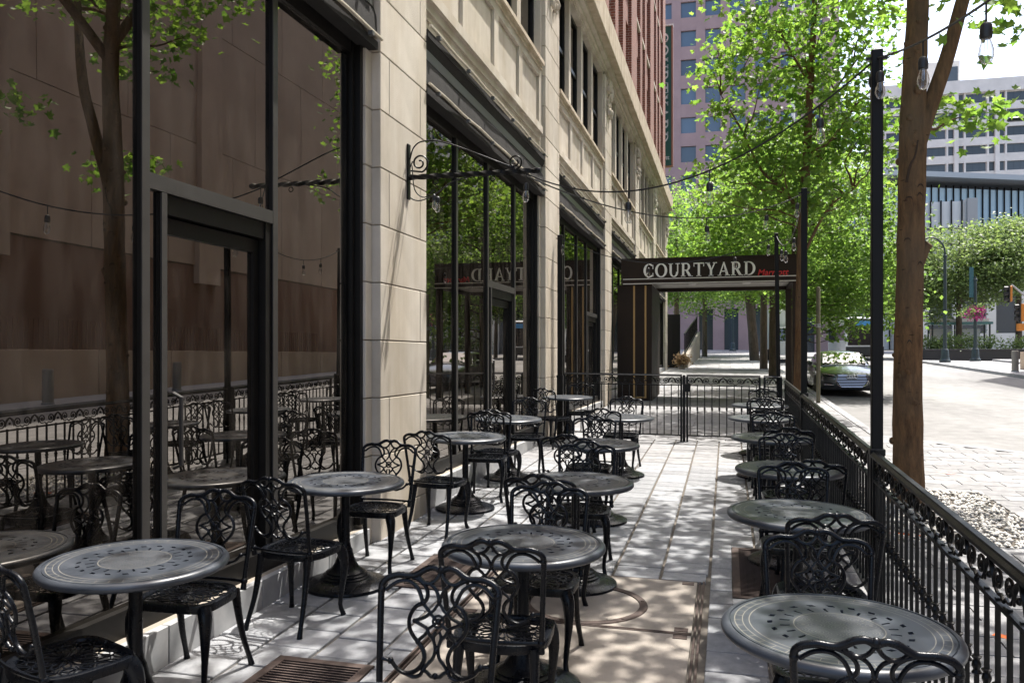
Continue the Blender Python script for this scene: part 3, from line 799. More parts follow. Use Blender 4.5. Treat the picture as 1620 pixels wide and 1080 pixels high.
# ================================================================== cast-metal bistro furniture
def P2(pts): return [((570-x)*.00042,(1210-y)*.00042) for x,y in pts]
def back_pt(s,h):                # chair-back plane: leans away and is a little dished
    return (s,-.185-.17*h-.10*h*h+ .25*s*s, .45+h)
def make_chair():
    root=thing('bistro_chair','x','chair')
    # ---- seat: rounded frame with an openwork daisy
    def outl(phi,k=1.0):
        c,s=math.cos(phi),math.sin(phi); e=5.0 if s>0 else 2.7
        a,b=.212,(.205 if s>0 else .195)
        r=(abs(c/a)**e+abs(s/b)**e)**(-1/e); return (r*c*k,r*s*k)
    n=48; b=MB(); vs=[];fs=[]
    prof=((.82,.436),(.84,.446),(.93,.450),(.985,.446),(1.0,.436),(.985,.408),(.95,.405),(.90,.425))
    for i in range(n):
        for k,z in prof:
            x,y=outl(2*math.pi*i/n,k); vs.append((x,y,z))
    m=len(prof)
    for i in range(n):
        j=(i+1)%n
        for q in range(m):
            w=(q+1)%m; fs.append((i*m+q,j*m+q,j*m+w,i*m+w))
    seat=b.raw(vs,fs).build('seat',M['black'],root,50)
    lat=MB(); NP=12
    def sp(rho,phi):
        x,y=outl(phi,rho*.84); return (x,y,.442)
    for k in range(NP):
        ph=2*math.pi*k/NP+.1; w=2*math.pi/NP
        lat.tube([sp(.07,ph),sp(.28,ph-.30*w),sp(.45,ph-.36*w),sp(.55,ph-.2*w),sp(.58,ph),sp(.55,ph+.2*w),sp(.45,ph+.36*w),sp(.28,ph+.30*w)],.0042,4,True,.8)
        lat.tube([sp(.60,ph),sp(.66,ph-.3*w),sp(.76,ph-.36*w),sp(.82,ph),sp(.76,ph+.36*w),sp(.66,ph+.3*w)],.0042,4,True,.8)
        lat.tube([sp(.60,ph+.5*w),sp(.78,ph+.5*w),sp(.88,ph+.25*w),sp(1.0,ph+.18*w)],.0038,4,False,.8)
        lat.tube([sp(.78,ph+.5*w),sp(.88,ph+.75*w),sp(1.0,ph+.82*w)],.0038,4,False,.8)
        lat.tube([sp(.82,ph),sp(1.0,ph)],.0038,4,False,.8)
    lat.lathe([(.017,.437),(.017,.444),(.008,.448)],10)
    lat.build('seat_lattice',M['black'],seat,60)
    # ---- back
    fr=MB()
    top=P2([(60,335),(64,285),(95,245),(145,220),(210,206),(280,210),(340,205),(390,180),(440,150),(500,136),(545,150),(570,166)])
    ts=spline(top,3); full=[back_pt(-s,h) for s,h in ts[::-1][::-1]]
    left=[back_pt(s,h) for s,h in ts]; right=[back_pt(-s,h) for s,h in ts[:-1]][::-1]
    fr.tube(left+right,.0118,8)
    for sgn in (-1,1):
        up=spline([(.2142,.3675),(.208,.25),(.200,.10),(.196,.02),(.194,-.03)],2)
        fr.tube([back_pt(sgn*s,h) for s,h in up],[.0118]*(len(up)-2)+[.014,.016],8)
        fr.ball(back_pt(sgn*.212,.372),.015,8,5); fr.ball(back_pt(sgn*.195,.012),.019,8,5)
    fr.ball(back_pt(0,(1210-150)*.00042),.016,8,5)
    fr.tube([(s,-.20+.6*s*s,.462) for s in np.linspace(-.19,.19,9)],.008,6)
    backo=fr.build('backrest',M['black'],root,60)
    lt=MB()
    half=[([(100,330),(170,275),(240,252),(310,258),(370,300),(405,360),(425,415)],.0058),
     ([(300,213),(370,235),(430,275),(462,330),(460,385),(430,420)],.0058),
     ([(370,203),(405,245),(460,265),(515,245),(552,200),(562,165)],.0058),
     ([(470,262),(520,295),(550,340),(564,385),(568,420)],.0052),
     ([(430,420),(370,450),(330,510),(318,575),(335,640),(370,690),(405,725)],.0062),
     ([(430,425),(468,462),(490,495),(450,532),(365,562)],.005),
     ([(365,565),(420,590),(480,622),(468,662),(408,715)],.005),
     ([(568,415),(545,445),(520,480),(490,495)],.0045),
     ([(490,495),(522,520),(548,548)],.0045),([(480,622),(515,602),(548,575)],.0045),
     ([(480,622),(500,665),(535,700),(556,760),(556,800),(540,850),(495,900),(462,945)],.0052),
     ([(556,640),(540,670),(545,720),(568,770)],.0042),
     ([(405,725),(450,780),(470,850),(440,920),(380,965),(310,978),(240,945),(185,890),(110,870)],.0064),
     ([(310,978),(380,1002),(440,985),(462,945),(500,962),(535,990),(572,985)],.0056)]
    for pts,r in half:
        sp_=spline(P2(pts),3)
        for sgn in (-1,1): lt.tube([back_pt(sgn*s,h) for s,h in sp_],r*1.28,6)
    for (x,y,r) in ((430,420,.011),(405,725,.011),(365,563,.009),(182,885,.013),(462,945,.010),(490,495,.007),(480,622,.007),(310,212,.009)):
        (s,h),=P2([(x,y)])
        for sgn in (-1,1): lt.ball(back_pt(sgn*s,h),r,6,4)
    c=[back_pt(.020*math.cos(t),(1210-560)*.00042+.020*math.sin(t)) for t in np.linspace(0,2*math.pi,13)[:-1]]
    lt.tube(c,.005,5,True)
    for (y,r) in ((560,.012),(400,.010),(785,.012),(985,.012)): lt.ball(back_pt(0,(1210-y)*.00042),r,8,4)
    lt.build('back_lattice',M['black'],backo,60)
    # ---- legs
    def rectleg(path,rad,name):
        sp_=spline(path,3); t=np.linspace(0,len(rad)-1,len(sp_)); rr=list(np.interp(t,range(len(rad)),rad))
        MB().tube(sp_,rr,8).build(name,M['black'],root,60)
    for s in (-1,1):
        rectleg([(s*.172,.158,.425),(s*.190,.176,.38),(s*.197,.186,.30),(s*.188,.176,.18),(s*.178,.168,.07),(s*.188,.182,.012),(s*.190,.184,0)],[.035,.033,.025,.0165,.0135,.016,.018],'leg')
        rectleg([(s*.160,-.150,.425),(s*.165,-.165,.33),(s*.172,-.200,.18),(s*.182,-.245,.06),(s*.186,-.262,.012),(s*.187,-.264,0)],[.025,.020,.016,.0135,.016,.018],'leg')
    return root
def make_table():
    root=thing('bistro_table','x','table'); RT=.40; H=.72
    # top with real openings: polar grid with cells left out
    rs=[0,.05,.10,.145,.165,.183,.200,.222,.240,.262,.290,.318,.345,.366]; n=120; vs=[];tf=[]
    idx={}
    for i,r in enumerate(rs):
        for j in range(n):
            a=2*math.pi*(j+{5:.5,6:.5,8:.7,9:1.4,10:.7}.get(i,0))/n
            idx[i,j]=len(vs); vs.append((r*math.cos(a),r*math.sin(a),H))
    hole=set()
    for j in range(n):
        if j%6 in (1,2): hole|={(7,j)}
        if j%6==4: hole|={(4,j),(5,j)}
    m=MB(); edges={}
    for i in range(len(rs)-1):
        for j in range(n):
            l=(j+1)%n
            if (i,j) in hole: continue
            q=(idx[i,j],idx[i+1,j],idx[i+1,l],idx[i,l]); tf.append(q if i else (idx[0,0],q[1],q[2]))
            for e in ((q[0],q[1]),(q[1],q[2]),(q[2],q[3]),(q[3],q[0])):
                k2=(e[1],e[0])
                if k2 in edges: del edges[k2]
                else: edges[e]=1
    nv=len(vs); vs2=[(x,y,z-.012) for x,y,z in vs]
    wf=[(a,nv+a,nv+b,b) for (a,b) in edges if math.hypot(*vs[a][:2])<.36 and math.hypot(*vs[a][:2])>.03]
    bf=[tuple(nv+v for v in f[::-1]) for f in tf]
    m.raw(vs+vs2,tf+wf+bf); 
    # groove and bullnose rim
    prof=[(.366,H),(.3675,H-.004),(.3705,H-.004),(.372,H+.001),(.380,H+.001),(.391,H-.004),(.398,H-.012),(.400,H-.020),(.398,H-.028),(.391,H-.035),(.380,H-.037),(.370,H-.030),(.366,H-.012)]
    k=72; v3=[];f3=[]
    for (r,z) in prof:
        for q in range(k): a=2*math.pi*q/k; v3.append((r*math.cos(a),r*math.sin(a),z))
    for p in range(len(prof)-1):
        for q in range(k): l=(q+1)%k; f3.append((p*k+q,p*k+l,(p+1)*k+l,(p+1)*k+q))
    m.raw(v3,f3)
    m.build('table_top',M['table'],root,40)
    ped=MB().lathe([(.045,.25),(.036,.27),(.030,.31),(.029,.655),(.06,.672),(.125,.690),(.135,.700),(.135,.706)],20).box(-.30,.30,-.012,.012,.692,.707).box(-.012,.012,-.30,.30,.6915,.7065)
    ped.build('pedestal',M['black'],root,45)
    base=MB().lathe([(.285,0),(.292,.008),(.288,.020),(.262,.034),(.215,.046),(.172,.054),(.166,.060),(.168,.068),(.158,.073),(.150,.076),(.152,.084),(.140,.090),(.132,.093),(.133,.101),(.118,.108),(.094,.125),(.072,.160),(.056,.205),(.046,.249)],40)
    base.build('base',M['black'],root,40)
    return root
chair0=make_chair(); table0=make_table(); used={'c':False,'t':False}
def place(proto,key,x,y,rz):
    o=proto if not used[key] else dup(proto); used[key]=True
    o.location=(x,y,gz(x,y)+.001); o.rotation_mode='QUATERNION'
    o.rotation_quaternion=TILT@Matrix.Rotation(rz,3,'Z').to_quaternion()
    return o
ORD=['first','second','third','fourth','fifth','sixth']
ROWS={'along the facade':[(-2.565,3.25),(-2.54,5.34),(-2.50,7.95),(-2.53,9.75),(-2.47,13.28)],
 'in the middle row':[(-.93,1.93),(-.97,4.02),(-1.02,5.77),(-1.18,7.78),(-1.26,10.33)],
 'along the fence':[(.37,3.15),(.39,5.11),(.45,6.76),(.43,8.75),(.40,10.71),(.45,12.68)]}
# chair offsets from the table: (near dx,dy,turn) and (far dx,dy,turn)
OFF={('along the facade',0):((.03,-.44,-.38),(-.02,.42,.05)),('along the facade',1):((.04,-.72,-.12),(.02,.47,.0)),('along the facade',2):((.06,-.95,-.1),(.06,.55,.1)),
 ('along the facade',3):((.08,-.85,-.2),(.10,.52,.1)),('along the facade',4):((-.10,-.62,-.45),(.12,.34,.0)),
 ('in the middle row',0):(None,(-.05,.66,.05)),('in the middle row',1):((.02,-.45,.06),(.0,.36,.0)),('in the middle row',2):((-.05,-.62,-.05),(-.02,.42,.04)),
 ('in the middle row',3):((-.12,-.66,.05),(-.12,.40,.0)),('in the middle row',4):((-.10,-.75,.0),(-.05,.52,-.1)),
 ('along the fence',0):((.03,-.36,-.05),(.0,.40,.03)),('along the fence',1):((.07,-.64,.08),(.02,.42,.02)),('along the fence',2):((.09,-.55,.0),(.03,.42,.05)),
 ('along the fence',3):((.10,-.55,.0),(.04,.42,.0)),('along the fence',4):((.05,-.55,.05),(.06,.45,.0)),('along the fence',5):((.06,-.58,.0),(.08,.50,.0))}
for row,ts in ROWS.items():
    for i,(x,y) in enumerate(ts):
        t=place(table0,'t',x,y,random.uniform(0,6.28))
        who=f'{ORD[i]} {row}, counted from the front'
        tag(t,f'round dark metal bistro table, {who}','table','bistro tables on the patio')
        for side,of in zip(('near','far'),OFF[row,i]):
            if of is None: continue
            dx,dy,rz=of
            c=place(chair0,'c',x+dx,y+dy,(0 if side=='near' else math.pi)+rz)
            tag(c,f'black lattice metal chair on the {side} side of the {ORD[i]} table {row}','chair','lattice chairs on the patio')
# ================================================================== iron fences, gate, posts
FX=.885; FH=1.02
SLOPE=math.atan(GS)
def spiral(b,cx,cz,r,turns,a0,dirn,rad,end=None):
    pts=[]
    for t in np.linspace(0,1,22):
        rr=r*(1-.80*t); a=a0+dirn*turns*2*math.pi*t; pts.append((cx+rr*math.cos(a),0,cz+rr*math.sin(a)))
    if end: pts=[end]+pts
    b.tube(pts,rad,5)
def scroll_mesh(width):           # one pair of scrolls with a leaf, in the local x-z plane, .13 high
    b=MB(); h=.13
    spiral(b,.055,.068,.048,1.6,-2.2,1,.0065,(0,0,.012)); spiral(b,width-.055,.068,.048,1.6,math.pi+2.2,-1,.0065,(width,0,.012))
    b.tube(spline([(.10,0,.03),(width*.38,0,.085),(width*.5,0,.118)],4),[.005,.006,.007,.008,.011,.011,.009,.008,.006][:9],5)
    b.tube(spline([(width-.10,0,.03),(width*.62,0,.085),(width*.5,0,.118)],4),[.005,.006,.007,.008,.011,.011,.009,.008,.006][:9],5)
    b.ball((width*.5,0,.06),.013,6,4); b.ball((.055,0,.068),.011,6,4); b.ball((width-.055,0,.068),.011,6,4)
    return b.mesh('scroll',M['fence'],60)
SCW=.30; scroll_me=scroll_mesh(SCW)
def bal_mesh(h):
    b=MB().box(-.0075,.0075,-.0075,.0075,0,h); z=.44
    b.lathe([(.009,z-.035),(.019,z-.03),(.011,z-.018),(.017,z-.004),(.017,z+.004),(.011,z+.018),(.019,z+.03),(.009,z+.035)],8)
    return b.mesh('baluster',M['fence'],0)
bal_me=bal_mesh(FH-.17-.09)
def fence_run(name,label,cat,p0,p1,h,spacing,stiles=True,scroll=True):
    """panel from p0 to p1 (ground points), sheared so that its bars stay upright"""
    p0,p1=Vector(p0),Vector(p1); d=p1-p0; L=d.xy.length; rz=math.atan2(d.y,d.x); sl=math.atan2(d.z,L)
    root=thing(name,label,cat,p0,rz)
    def rail(z,w,t,nm,cap=False):
        zz=lambda x,k: d.z*x/L+k
        b=MB(); vs=[]
        for x in (0,L):
            if cap:
                for (yy,k) in ((-w,0),(w,0),(w,t*.4),(w*.55,t*.75),(w*.5,t),(-w*.5,t),(-w*.55,t*.75),(-w,t*.4)): vs.append((x,yy,zz(x,z+k)))
            else:
                for (yy,k) in ((-w,0),(w,0),(w,t),(-w,t)): vs.append((x,yy,zz(x,z+k)))
        n=len(vs)//2; b.raw(vs,[tuple(range(n-1,-1,-1)),tuple(range(n,2*n))]+[(i,(i+1)%n,n+(i+1)%n,n+i) for i in range(n)])
        b.build(nm,M['fence'],root,30)
    rail(h-.035,.026,.035,'top_rail',True); rail(h-.185,.014,.016,'scroll_rail'); rail(.09,.016,.02,'bottom_rail')
    n=max(1,int(L/spacing))
    for i in range(n):
        x=(i+.5)*L/n; put('baluster',bal_me if abs(h-FH)<.001 else bal_mesh(h-.17-.09),root,(x,0,.098+d.z*x/L))
    if scroll:
        m=max(1,int(L/SCW)); s=L/m/SCW
        for i in range(m):
            o=put('scroll',scroll_me,root,(i*L/m,0,h-.171+d.z*(i*L/m)/L),(0,-sl,0)); o.scale=(s,1,1.03)
    if stiles:
        for x in (0.012,L-.012): MB().box(x-.016,x+.016,-.016,.016,d.z*x/L,d.z*x/L+h-.034).build('end_bar',M['fence'],root,0)
    return root
def gp(x,y): return (x,y,gz(x,y))
def post(label,x,y,top,w,lean=0,name='light_post'):
    root=thing(name,label,'post',gp(x,y))
    b=MB().cbox(-w/2,w/2,-w/2,w/2,-.02,top,.004)
    for k,v in enumerate(b.v): b.v[k]=(v[0]+lean*v[2],v[1],v[2])
    b.build('shaft',M['post'],root,0)
    b=MB().cbox(-w/2-.008,w/2+.008,-w/2-.008,w/2+.008,-.02,1.0,.004).cbox(-w/2-.012,w/2+.012,-w/2-.012,w/2+.012,.99,1.03,.004)
    b.build('sleeve',M['fence'],root,0)
    b=MB().box(-w/2-.03+lean*top,w/2+.03+lean*top,-.012,.012,top-.06,top-.045); b.build('hook_bar',M['fence'],root,0)
    return root
P1Y=on_x(1387,700,FX+.02).y; P2Y=on_x(1272,640,FX+.02).y; FEY=13.85
post('tall black square post nearest the lens rising from the patio fence',FX+.02,P1Y,on_x(1384,75,FX).z-gz(FX,P1Y),.066)
post('second tall dark post on the fence, half hidden by a slender trunk',FX+.02,P2Y,on_x(1272,292,FX).z-gz(FX,P2Y),.070)
post('thin leaning dark post at the corner of the gate fence',.80,FEY+.06,on_y(1232,368,FEY).z-gz(.8,FEY),.062,-.014)
post('thin dark post against the second stone pier by the gate fence',XF+.10,FEY+.02,on_y(878,372,FEY).z-gz(XF,FEY),.085)
fence_run('patio_fence','black iron fence section with scroll band, nearest the lens','fence',gp(FX,.6),gp(FX,P1Y-.062),FH,.122)
fence_run('patio_fence','black iron fence section with scroll band between the two tall posts','fence',gp(FX,P1Y+.10),gp(FX,P2Y-.062),FH,.122)
fence_run('patio_fence','black iron fence section from the second tall post to the gate corner','fence',gp(FX,P2Y+.10),gp(FX,FEY-.03),FH,.122)
xg0=on_y(1080,640,FEY).x; xg1=on_y(1203,640,FEY).x
fence_run('gate_fence','black iron fence across the patio between the stone pier and the gate','fence',gp(XF+.17,FEY),gp(xg0-.01,FEY),FH+.06,.112)
g=fence_run('gate','black iron gate with scroll band at the end of the patio','gate',gp(xg0+.06,FEY),gp(xg1,FEY),FH+.06,.112)
MB().cbox(-.045,.055,-.03,.03,.80,.93,.006).build('latch_box',M['fence'],g,0)
fence_run('gate_fence','short black iron fence piece between the gate and the fence corner','fence',gp(xg1+.05,FEY),gp(FX-.05,FEY),FH+.06,.112)
gpst=MB().cbox(-.022,.022,-.022,.022,0,FH+.05,.003).build('gate_post',M['fence'],None,0,gp(xg0+.022,FEY)); tag(gpst,'square black hinge post beside the gate','post')
# ================================================================== iron bracket and festoon lights
by=on_x(645,283,XF).y; bz=on_x(645,281,XF).z
br=thing('wall_bracket','twisted black wrought iron bracket with scroll on the first stone pier','bracket',(XF,by,bz))
MB().cbox(.001,.018,-.03,.03,-.20,.30,.004).build('back_plate',M['fence'],br,0)
tw=MB(); n=60; L=1.17; vs=[];fs=[]
for i in range(n+1):
    x=.016+L*i/n; a=i/n*math.pi*5; rr=.026
    for k in range(4): vs.append((x,rr*math.cos(a+k*math.pi/2),rr*math.sin(a+k*math.pi/2)))
for i in range(n):
    for k in range(4): fs.append((i*4+k,i*4+(k+1)%4,(i+1)*4+(k+1)%4,(i+1)*4+k))
tw.raw(vs,fs+[tuple(range(3,-1,-1)),tuple(n*4+k for k in range(4))]).build('twisted_arm',M['fence'],br,20)
sc=MB(); pts=[]
for t in np.linspace(0,1,40):
    r=.085*(1-.78*t); a=-1.3+t*9.5; pts.append((.115+r*math.cos(a),0,.125+r*math.sin(a)))
sc.tube([(.03,0,.06)]+pts,.0085,6); sc.build('scroll',M['fence'],br,60)
MB().tube(spline([(.02,0,.16),(.06,0,.27),(.16,0,.32),(.40,0,.28),(1.0,0,.03)],6),.007,6).build('stay_rod',M['fence'],br,60)
MB().tube([(1.0+.06*math.cos(a)*(1-a/12),0,.085+.06*math.sin(a)*(1-a/12)) for a in np.linspace(-1.4,7,26)],.008,6).build('end_scroll',M['fence'],br,60)
MB().lathe([(.02,-.03),(.03,0),(.02,.03)],8).xf(Matrix.Translation((1.20,0,0))@Matrix.Rotation(R(90),4,'Y')).build('finial',M['fence'],br)
MB().tube([(.80+.022*math.cos(a),0,-.05+.022*math.sin(a)) for a in np.linspace(0,2*math.pi,13)[:-1]],.005,5,True).build('ring',M['fence'],br)
MB().tube([(.27+.022*math.cos(a),0,-.05+.022*math.sin(a)) for a in np.linspace(0,2*math.pi,13)[:-1]],.005,5,True).build('ring',M['fence'],br)
sock=MB().lathe([(.004,.0),(.012,-.004),(.019,-.012),(.021,-.030),(.020,-.055),(.017,-.058)],12).mesh('socket',M['plastic'])
bulb=MB().lathe([(.013,-.056),(.015,-.066),(.022,-.085),(.0255,-.105),(.024,-.122),(.017,-.138),(.009,-.144),(.001,-.146)],14).mesh('bulb',M['bulb'])
fil=MB().tube([(-.004,0,-.06),(-.005,0,-.10),(.0,0,-.108),(.005,0,-.10),(.004,0,-.06)],.0009,4).mesh('filament',M['galv'])
def px_of(p):
    d=p-Vector((0,0,CAMZ)); xc=d.x*CT+d.y*ST; yc=-d.x*ST+d.y*CT; return CX+FPX*xc/yc
def festoon(label,a,b,sag,us,drop=.085,r=.0065):
    """wire from a to b; us: photograph columns above which its bulbs hang"""
    a,b=Vector(a),Vector(b); root=thing('string_light',label,'string light',a)
    pt=lambda t:(b-a)*t+Vector((0,0,-sag*4*t*(1-t)))
    MB().tube([pt(t) for t in np.linspace(0,1,28)],r,5).build('wire',M['plastic'],root)
    T=np.linspace(.01,.99,400)
    for u in us:
        t=min(T,key=lambda t:abs(px_of(a+pt(t))-u)); p=pt(t)
        MB().tube([(0,0,.006),(0,0,-drop)],.0045,5).build('drop_cord',M['plastic'],root,loc=p)
        s=put('socket',sock,root,p+Vector((0,0,-drop+.005)),(random.gauss(0,.06),random.gauss(0,.06),0))
        s.scale=(1.2,1.2,1.2); bo=put('bulb',bulb,s); put('filament',fil,s)
    return root
tip=Vector((XF+1.08,by,bz-.01)); p1t=Vector((FX+.02,P1Y,on_x(1384,88,FX).z)); p2t=Vector((FX+.02,P2Y,on_x(1272,300,FX).z))
p3t=Vector((.757,FEY+.06,on_y(1232,372,FEY).z)); lpt=Vector((XF+.10,FEY,on_y(878,378,FEY).z))
festoon('festoon lights from the wall bracket up to the nearest tall post',tip,p1t,.44,[815,994,1123,1297,1381])
festoon('festoon lights from the wall bracket to the second tall post',tip+Vector((0,.01,-.02)),p2t,.34,[1118,1213,1262])
festoon('festoon lights sagging in front of the canopy lettering',lpt,p3t,.42,[887,1026,1163,1216])
festoon('festoon lights between the second tall post and the leaning corner post',p2t,p3t,.35,[1236,1243,1256])
festoon('festoon lights running from the nearest tall post out over the lens',p1t,Vector((1.18,2.2,3.08)),.12,[1392,1460,1560])
# lamp hanging below the bracket on loops of cable
cab=thing('hanging_lamp','pair of bare bulbs on looped black cable under the wall bracket','lamp',(XF+.20,by,bz))
MB().tube(spline([(-.16,.02,.15),(-.22,.03,0),(-.20,.03,-.16),(-.08,.02,-.21),(.10,.0,-.14),(.22,.0,-.06),(.40,0,-.02)],5),.006,5).build('cable',M['plastic'],cab,60)
MB().tube(spline([(-.15,-.02,.10),(-.12,-.03,-.12),(-.03,-.02,-.19),(.06,0,-.12)],5),.005,5).build('cable',M['plastic'],cab,60)
for k,(x,z) in enumerate(((.05,-.16),(.085,-.18))):
    s=put('socket',sock,cab,(x,.012*k,z),(0,.15*k-.1,0)); put('bulb',bulb,s); put('filament',fil,s)
# ================================================================== entrance canopy and lettering
def letters(text):
    """serif capitals as flat polygons, height 1; returns list of (polygons, advance)"""
    def ell(cx,cy,rx,ry,a0,a1,n): return [(cx+rx*math.cos(a),cy+ry*math.sin(a)) for a in np.linspace(a0,a1,n)]
    def ringq(cx,cy,RX,RY,rx,ry,a0,a1,n=18):
        o=ell(cx,cy,RX,RY,a0,a1,n); i=ell(cx,cy,rx,ry,a0,a1,n); return [[o[k],o[k+1],i[k+1],i[k]] for k in range(n-1)]
    def rect(x0,x1,y0,y1): return [(x0,y0),(x1,y0),(x1,y1),(x0,y1)]
    S=.17; T=.07; out=[]
    for ch in text:
        P=[]
        if ch=='C': P=ringq(.44,.5,.44,.52,.25,.44,R(48),R(312)); P+= [rect(.70,.76,.62,.92),rect(.70,.76,.06,.32)]; w=.80
        elif ch=='O': P=ringq(.47,.5,.47,.52,.28,.44,0,2*math.pi,30); w=.94
        elif ch=='U': P=[rect(.08,.08+S,.36,1),rect(.66,.66+.09,.36,1),rect(0,.34,.94,1.0),rect(.54,.86,.94,1.0)]+ringq(.415,.36,.335,.38,.165,.30,math.pi,2*math.pi,14); w=.86
        elif ch=='R': P=[rect(.08,.08+S,0,1),rect(0,.34,0,.06),rect(0,.10,.94,1),rect(.25,.42,.93,1.0),rect(.25,.42,.44,.51)]+ringq(.42,.72,.27,.28,.11,.21,-math.pi/2,math.pi/2,12)+[[(.33,.46),(.53,.46),(.82,0),(.60,0)],rect(.62,.90,0,.05)]; w=.86
        elif ch=='T': P=[rect(.315,.315+S,0,.93),rect(.02,.78,.92,1.0),rect(.0,.06,.72,1.0),rect(.74,.80,.72,1.0),rect(.22,.58,0,.06)]; w=.80
        elif ch=='Y': P=[rect(.33,.33+S,0,.46),[(.06,1),(.28,1),(.50,.46),(.33,.46)],[(.66,1),(.77,1),(.50,.44),(.44,.50)],rect(0,.34,.94,1),rect(.56,.86,.94,1),rect(.24,.60,0,.06)]; w=.82
        elif ch=='A': P=[[(.08,0),(.18,0),(.46,.86),(.42,1)],[(.40,1),(.50,1),(.84,0),(.62,0)],rect(.26,.66,.30,.37),rect(0,.28,0,.06),rect(.54,.92,0,.06)]; w=.90
        elif ch=='D': P=[rect(.08,.08+S,0,1),rect(0,.36,0,.07),rect(0,.36,.93,1)]+ringq(.34,.5,.50,.50,.31,.43,-math.pi/2,math.pi/2,16); w=.88
        out.append((P,w))
    return out
def lettering(text,total,h,t,place,name,m,parent):
    ls=letters(text); W=sum(w for _,w in ls)+.10*(len(ls)-1); sx=total/W; x=0
    for P,w in ls:
        b=MB()
        for p in P:
            a=sum(p[i][0]*p[(i+1)%len(p)][1]-p[(i+1)%len(p)][0]*p[i][1] for i in range(len(p)))
            if a<0: p=p[::-1]
            q=[place((x+px)*sx,py*h,0) for px,py in p]; q2=place((x+p[0][0])*sx,p[0][1]*h,t)
            lift=tuple(q2[i]-q[0][i] for i in range(3))
            b.prism(q,lift)
        b.build(name,m,parent,0); x+=w+.10
def script_text(txt,size,M4,m,parent,name='small_lettering',shear=.25,ext=.01):
    cu=bpy.data.curves.new('txt','FONT'); cu.body=txt; cu.size=size; cu.shear=shear; cu.extrude=ext; cu.offset=size*.012
    o=bpy.data.objects.new('txt',cu); COL.objects.link(o); dg=bpy.context.evaluated_depsgraph_get()
    me=bpy.data.meshes.new_from_object(o.evaluated_get(dg)); bpy.data.objects.remove(o); me.transform(M4); me.materials.clear(); me.materials.append(m)
    return put(name,me,parent)
CY0,CY1=21.75,24.6
cx0=XF+.16; cx1=on_y(1265,430,CY0).x; ztop=on_y(1100,408.5,CY0).z; zbot=on_y(1100,448,CY0).z
canopy=thing('entrance_canopy','dark brown entrance canopy with large white capitals over the pavement','canopy',((cx0+cx1)/2,CY0,gz(0,CY0)))
CL=Vector(canopy.location)
def cb(mb,name,m,parent=None,smooth=0):
    mb.v=[(a-CL.x,b-CL.y,c-CL.z) for a,b,c in mb.v]; return mb.build(name,m,parent or canopy,smooth)
fa=MB().box(cx0,cx1,CY0,CY0+.14,zbot,ztop).box(cx0,cx1,CY1-.14,CY1,zbot,ztop).box(cx1-.14,cx1,CY0+.14,CY1-.14,zbot,ztop).box(cx0+.002,cx1-.14,CY0+.14,CY1-.14,ztop-.1,ztop-.01)
fas=cb(fa,'fascia',M['canopy'])
cb(MB().box(cx0-.01,cx1+.01,CY0-.03,CY1+.03,ztop,ztop+.035),'roof_edge',M['canopy'])
cb(MB().box(cx0+.02,cx1-.02,CY0+.141,CY1-.141,zbot+.10,zbot+.13),'soffit',M['soffit'])
for z in (zbot+.005,zbot+.125): cb(MB().box(cx0+.05,cx1,CY0-.012,CY0-.001,z,z+.022),'trim_line',M['paleconc'])
for x in (-.9,.5):
    cb(MB().lathe([(.10,0),(.11,.02),(.06,.03)],16,(x,CY0+1.4,zbot+.08)),'downlight',M['white'])
lx0=on_y(1018,430,CY0-.03).x; lx1=on_y(1196,430,CY0-.03).x; lz0=on_y(1100,437,CY0-.03).z; lz1=on_y(1100,415.5,CY0-.03).z
lettering('COURTYARD',lx1-lx0,lz1-lz0,.025,lambda x,y,t:(lx0+x-CL.x,CY0-.003-t-CL.y,lz0+y-CL.z),'capital_letter',M['white'],canopy)
mx=on_y(1198,430,CY0-.03).x
script_text('Marriott',.21,Matrix.Translation((mx-CL.x,CY0-.012-CL.y,lz0-.01-CL.z))@Matrix.Rotation(R(90),4,'X'),M['red'],canopy)
# side screen with gold stripes, by the door
sx0=XF+.05; sx1=on_y(1031,500,CY0+.1).x; gb=gz(-2,CY0)-.05
cb(MB().box(sx0,sx1,CY0+.142,CY0+.24,gb,zbot).box(sx1-.1,sx1,CY0+.24,CY1-.142,gb,zbot),'side_screen',M['canopy'])
for u in (1003,1021):
    x=on_y(u,500,CY0+.1).x; cb(MB().box(x-.022,x+.022,CY0+.122,CY0+.1415,gb+.12,zbot-.02),'gold_stripe',M['gold'])
cb(MB().box(on_y(1003,500,CY0+.1).x+.024,on_y(1021,500,CY0+.1).x-.024,CY0+.123,CY0+.1415,gb+.12,gb+.16),'gold_stripe',M['gold'])
for (u,y) in ((1259,CY0+.16),(1247,CY1-.16)):
    x=on_y(u,500,y).x; cb(MB().cbox(x-.07,x+.07,y-.07,y+.07,gz(x,y)-.03,zbot,.006),'column',M['canopy'])
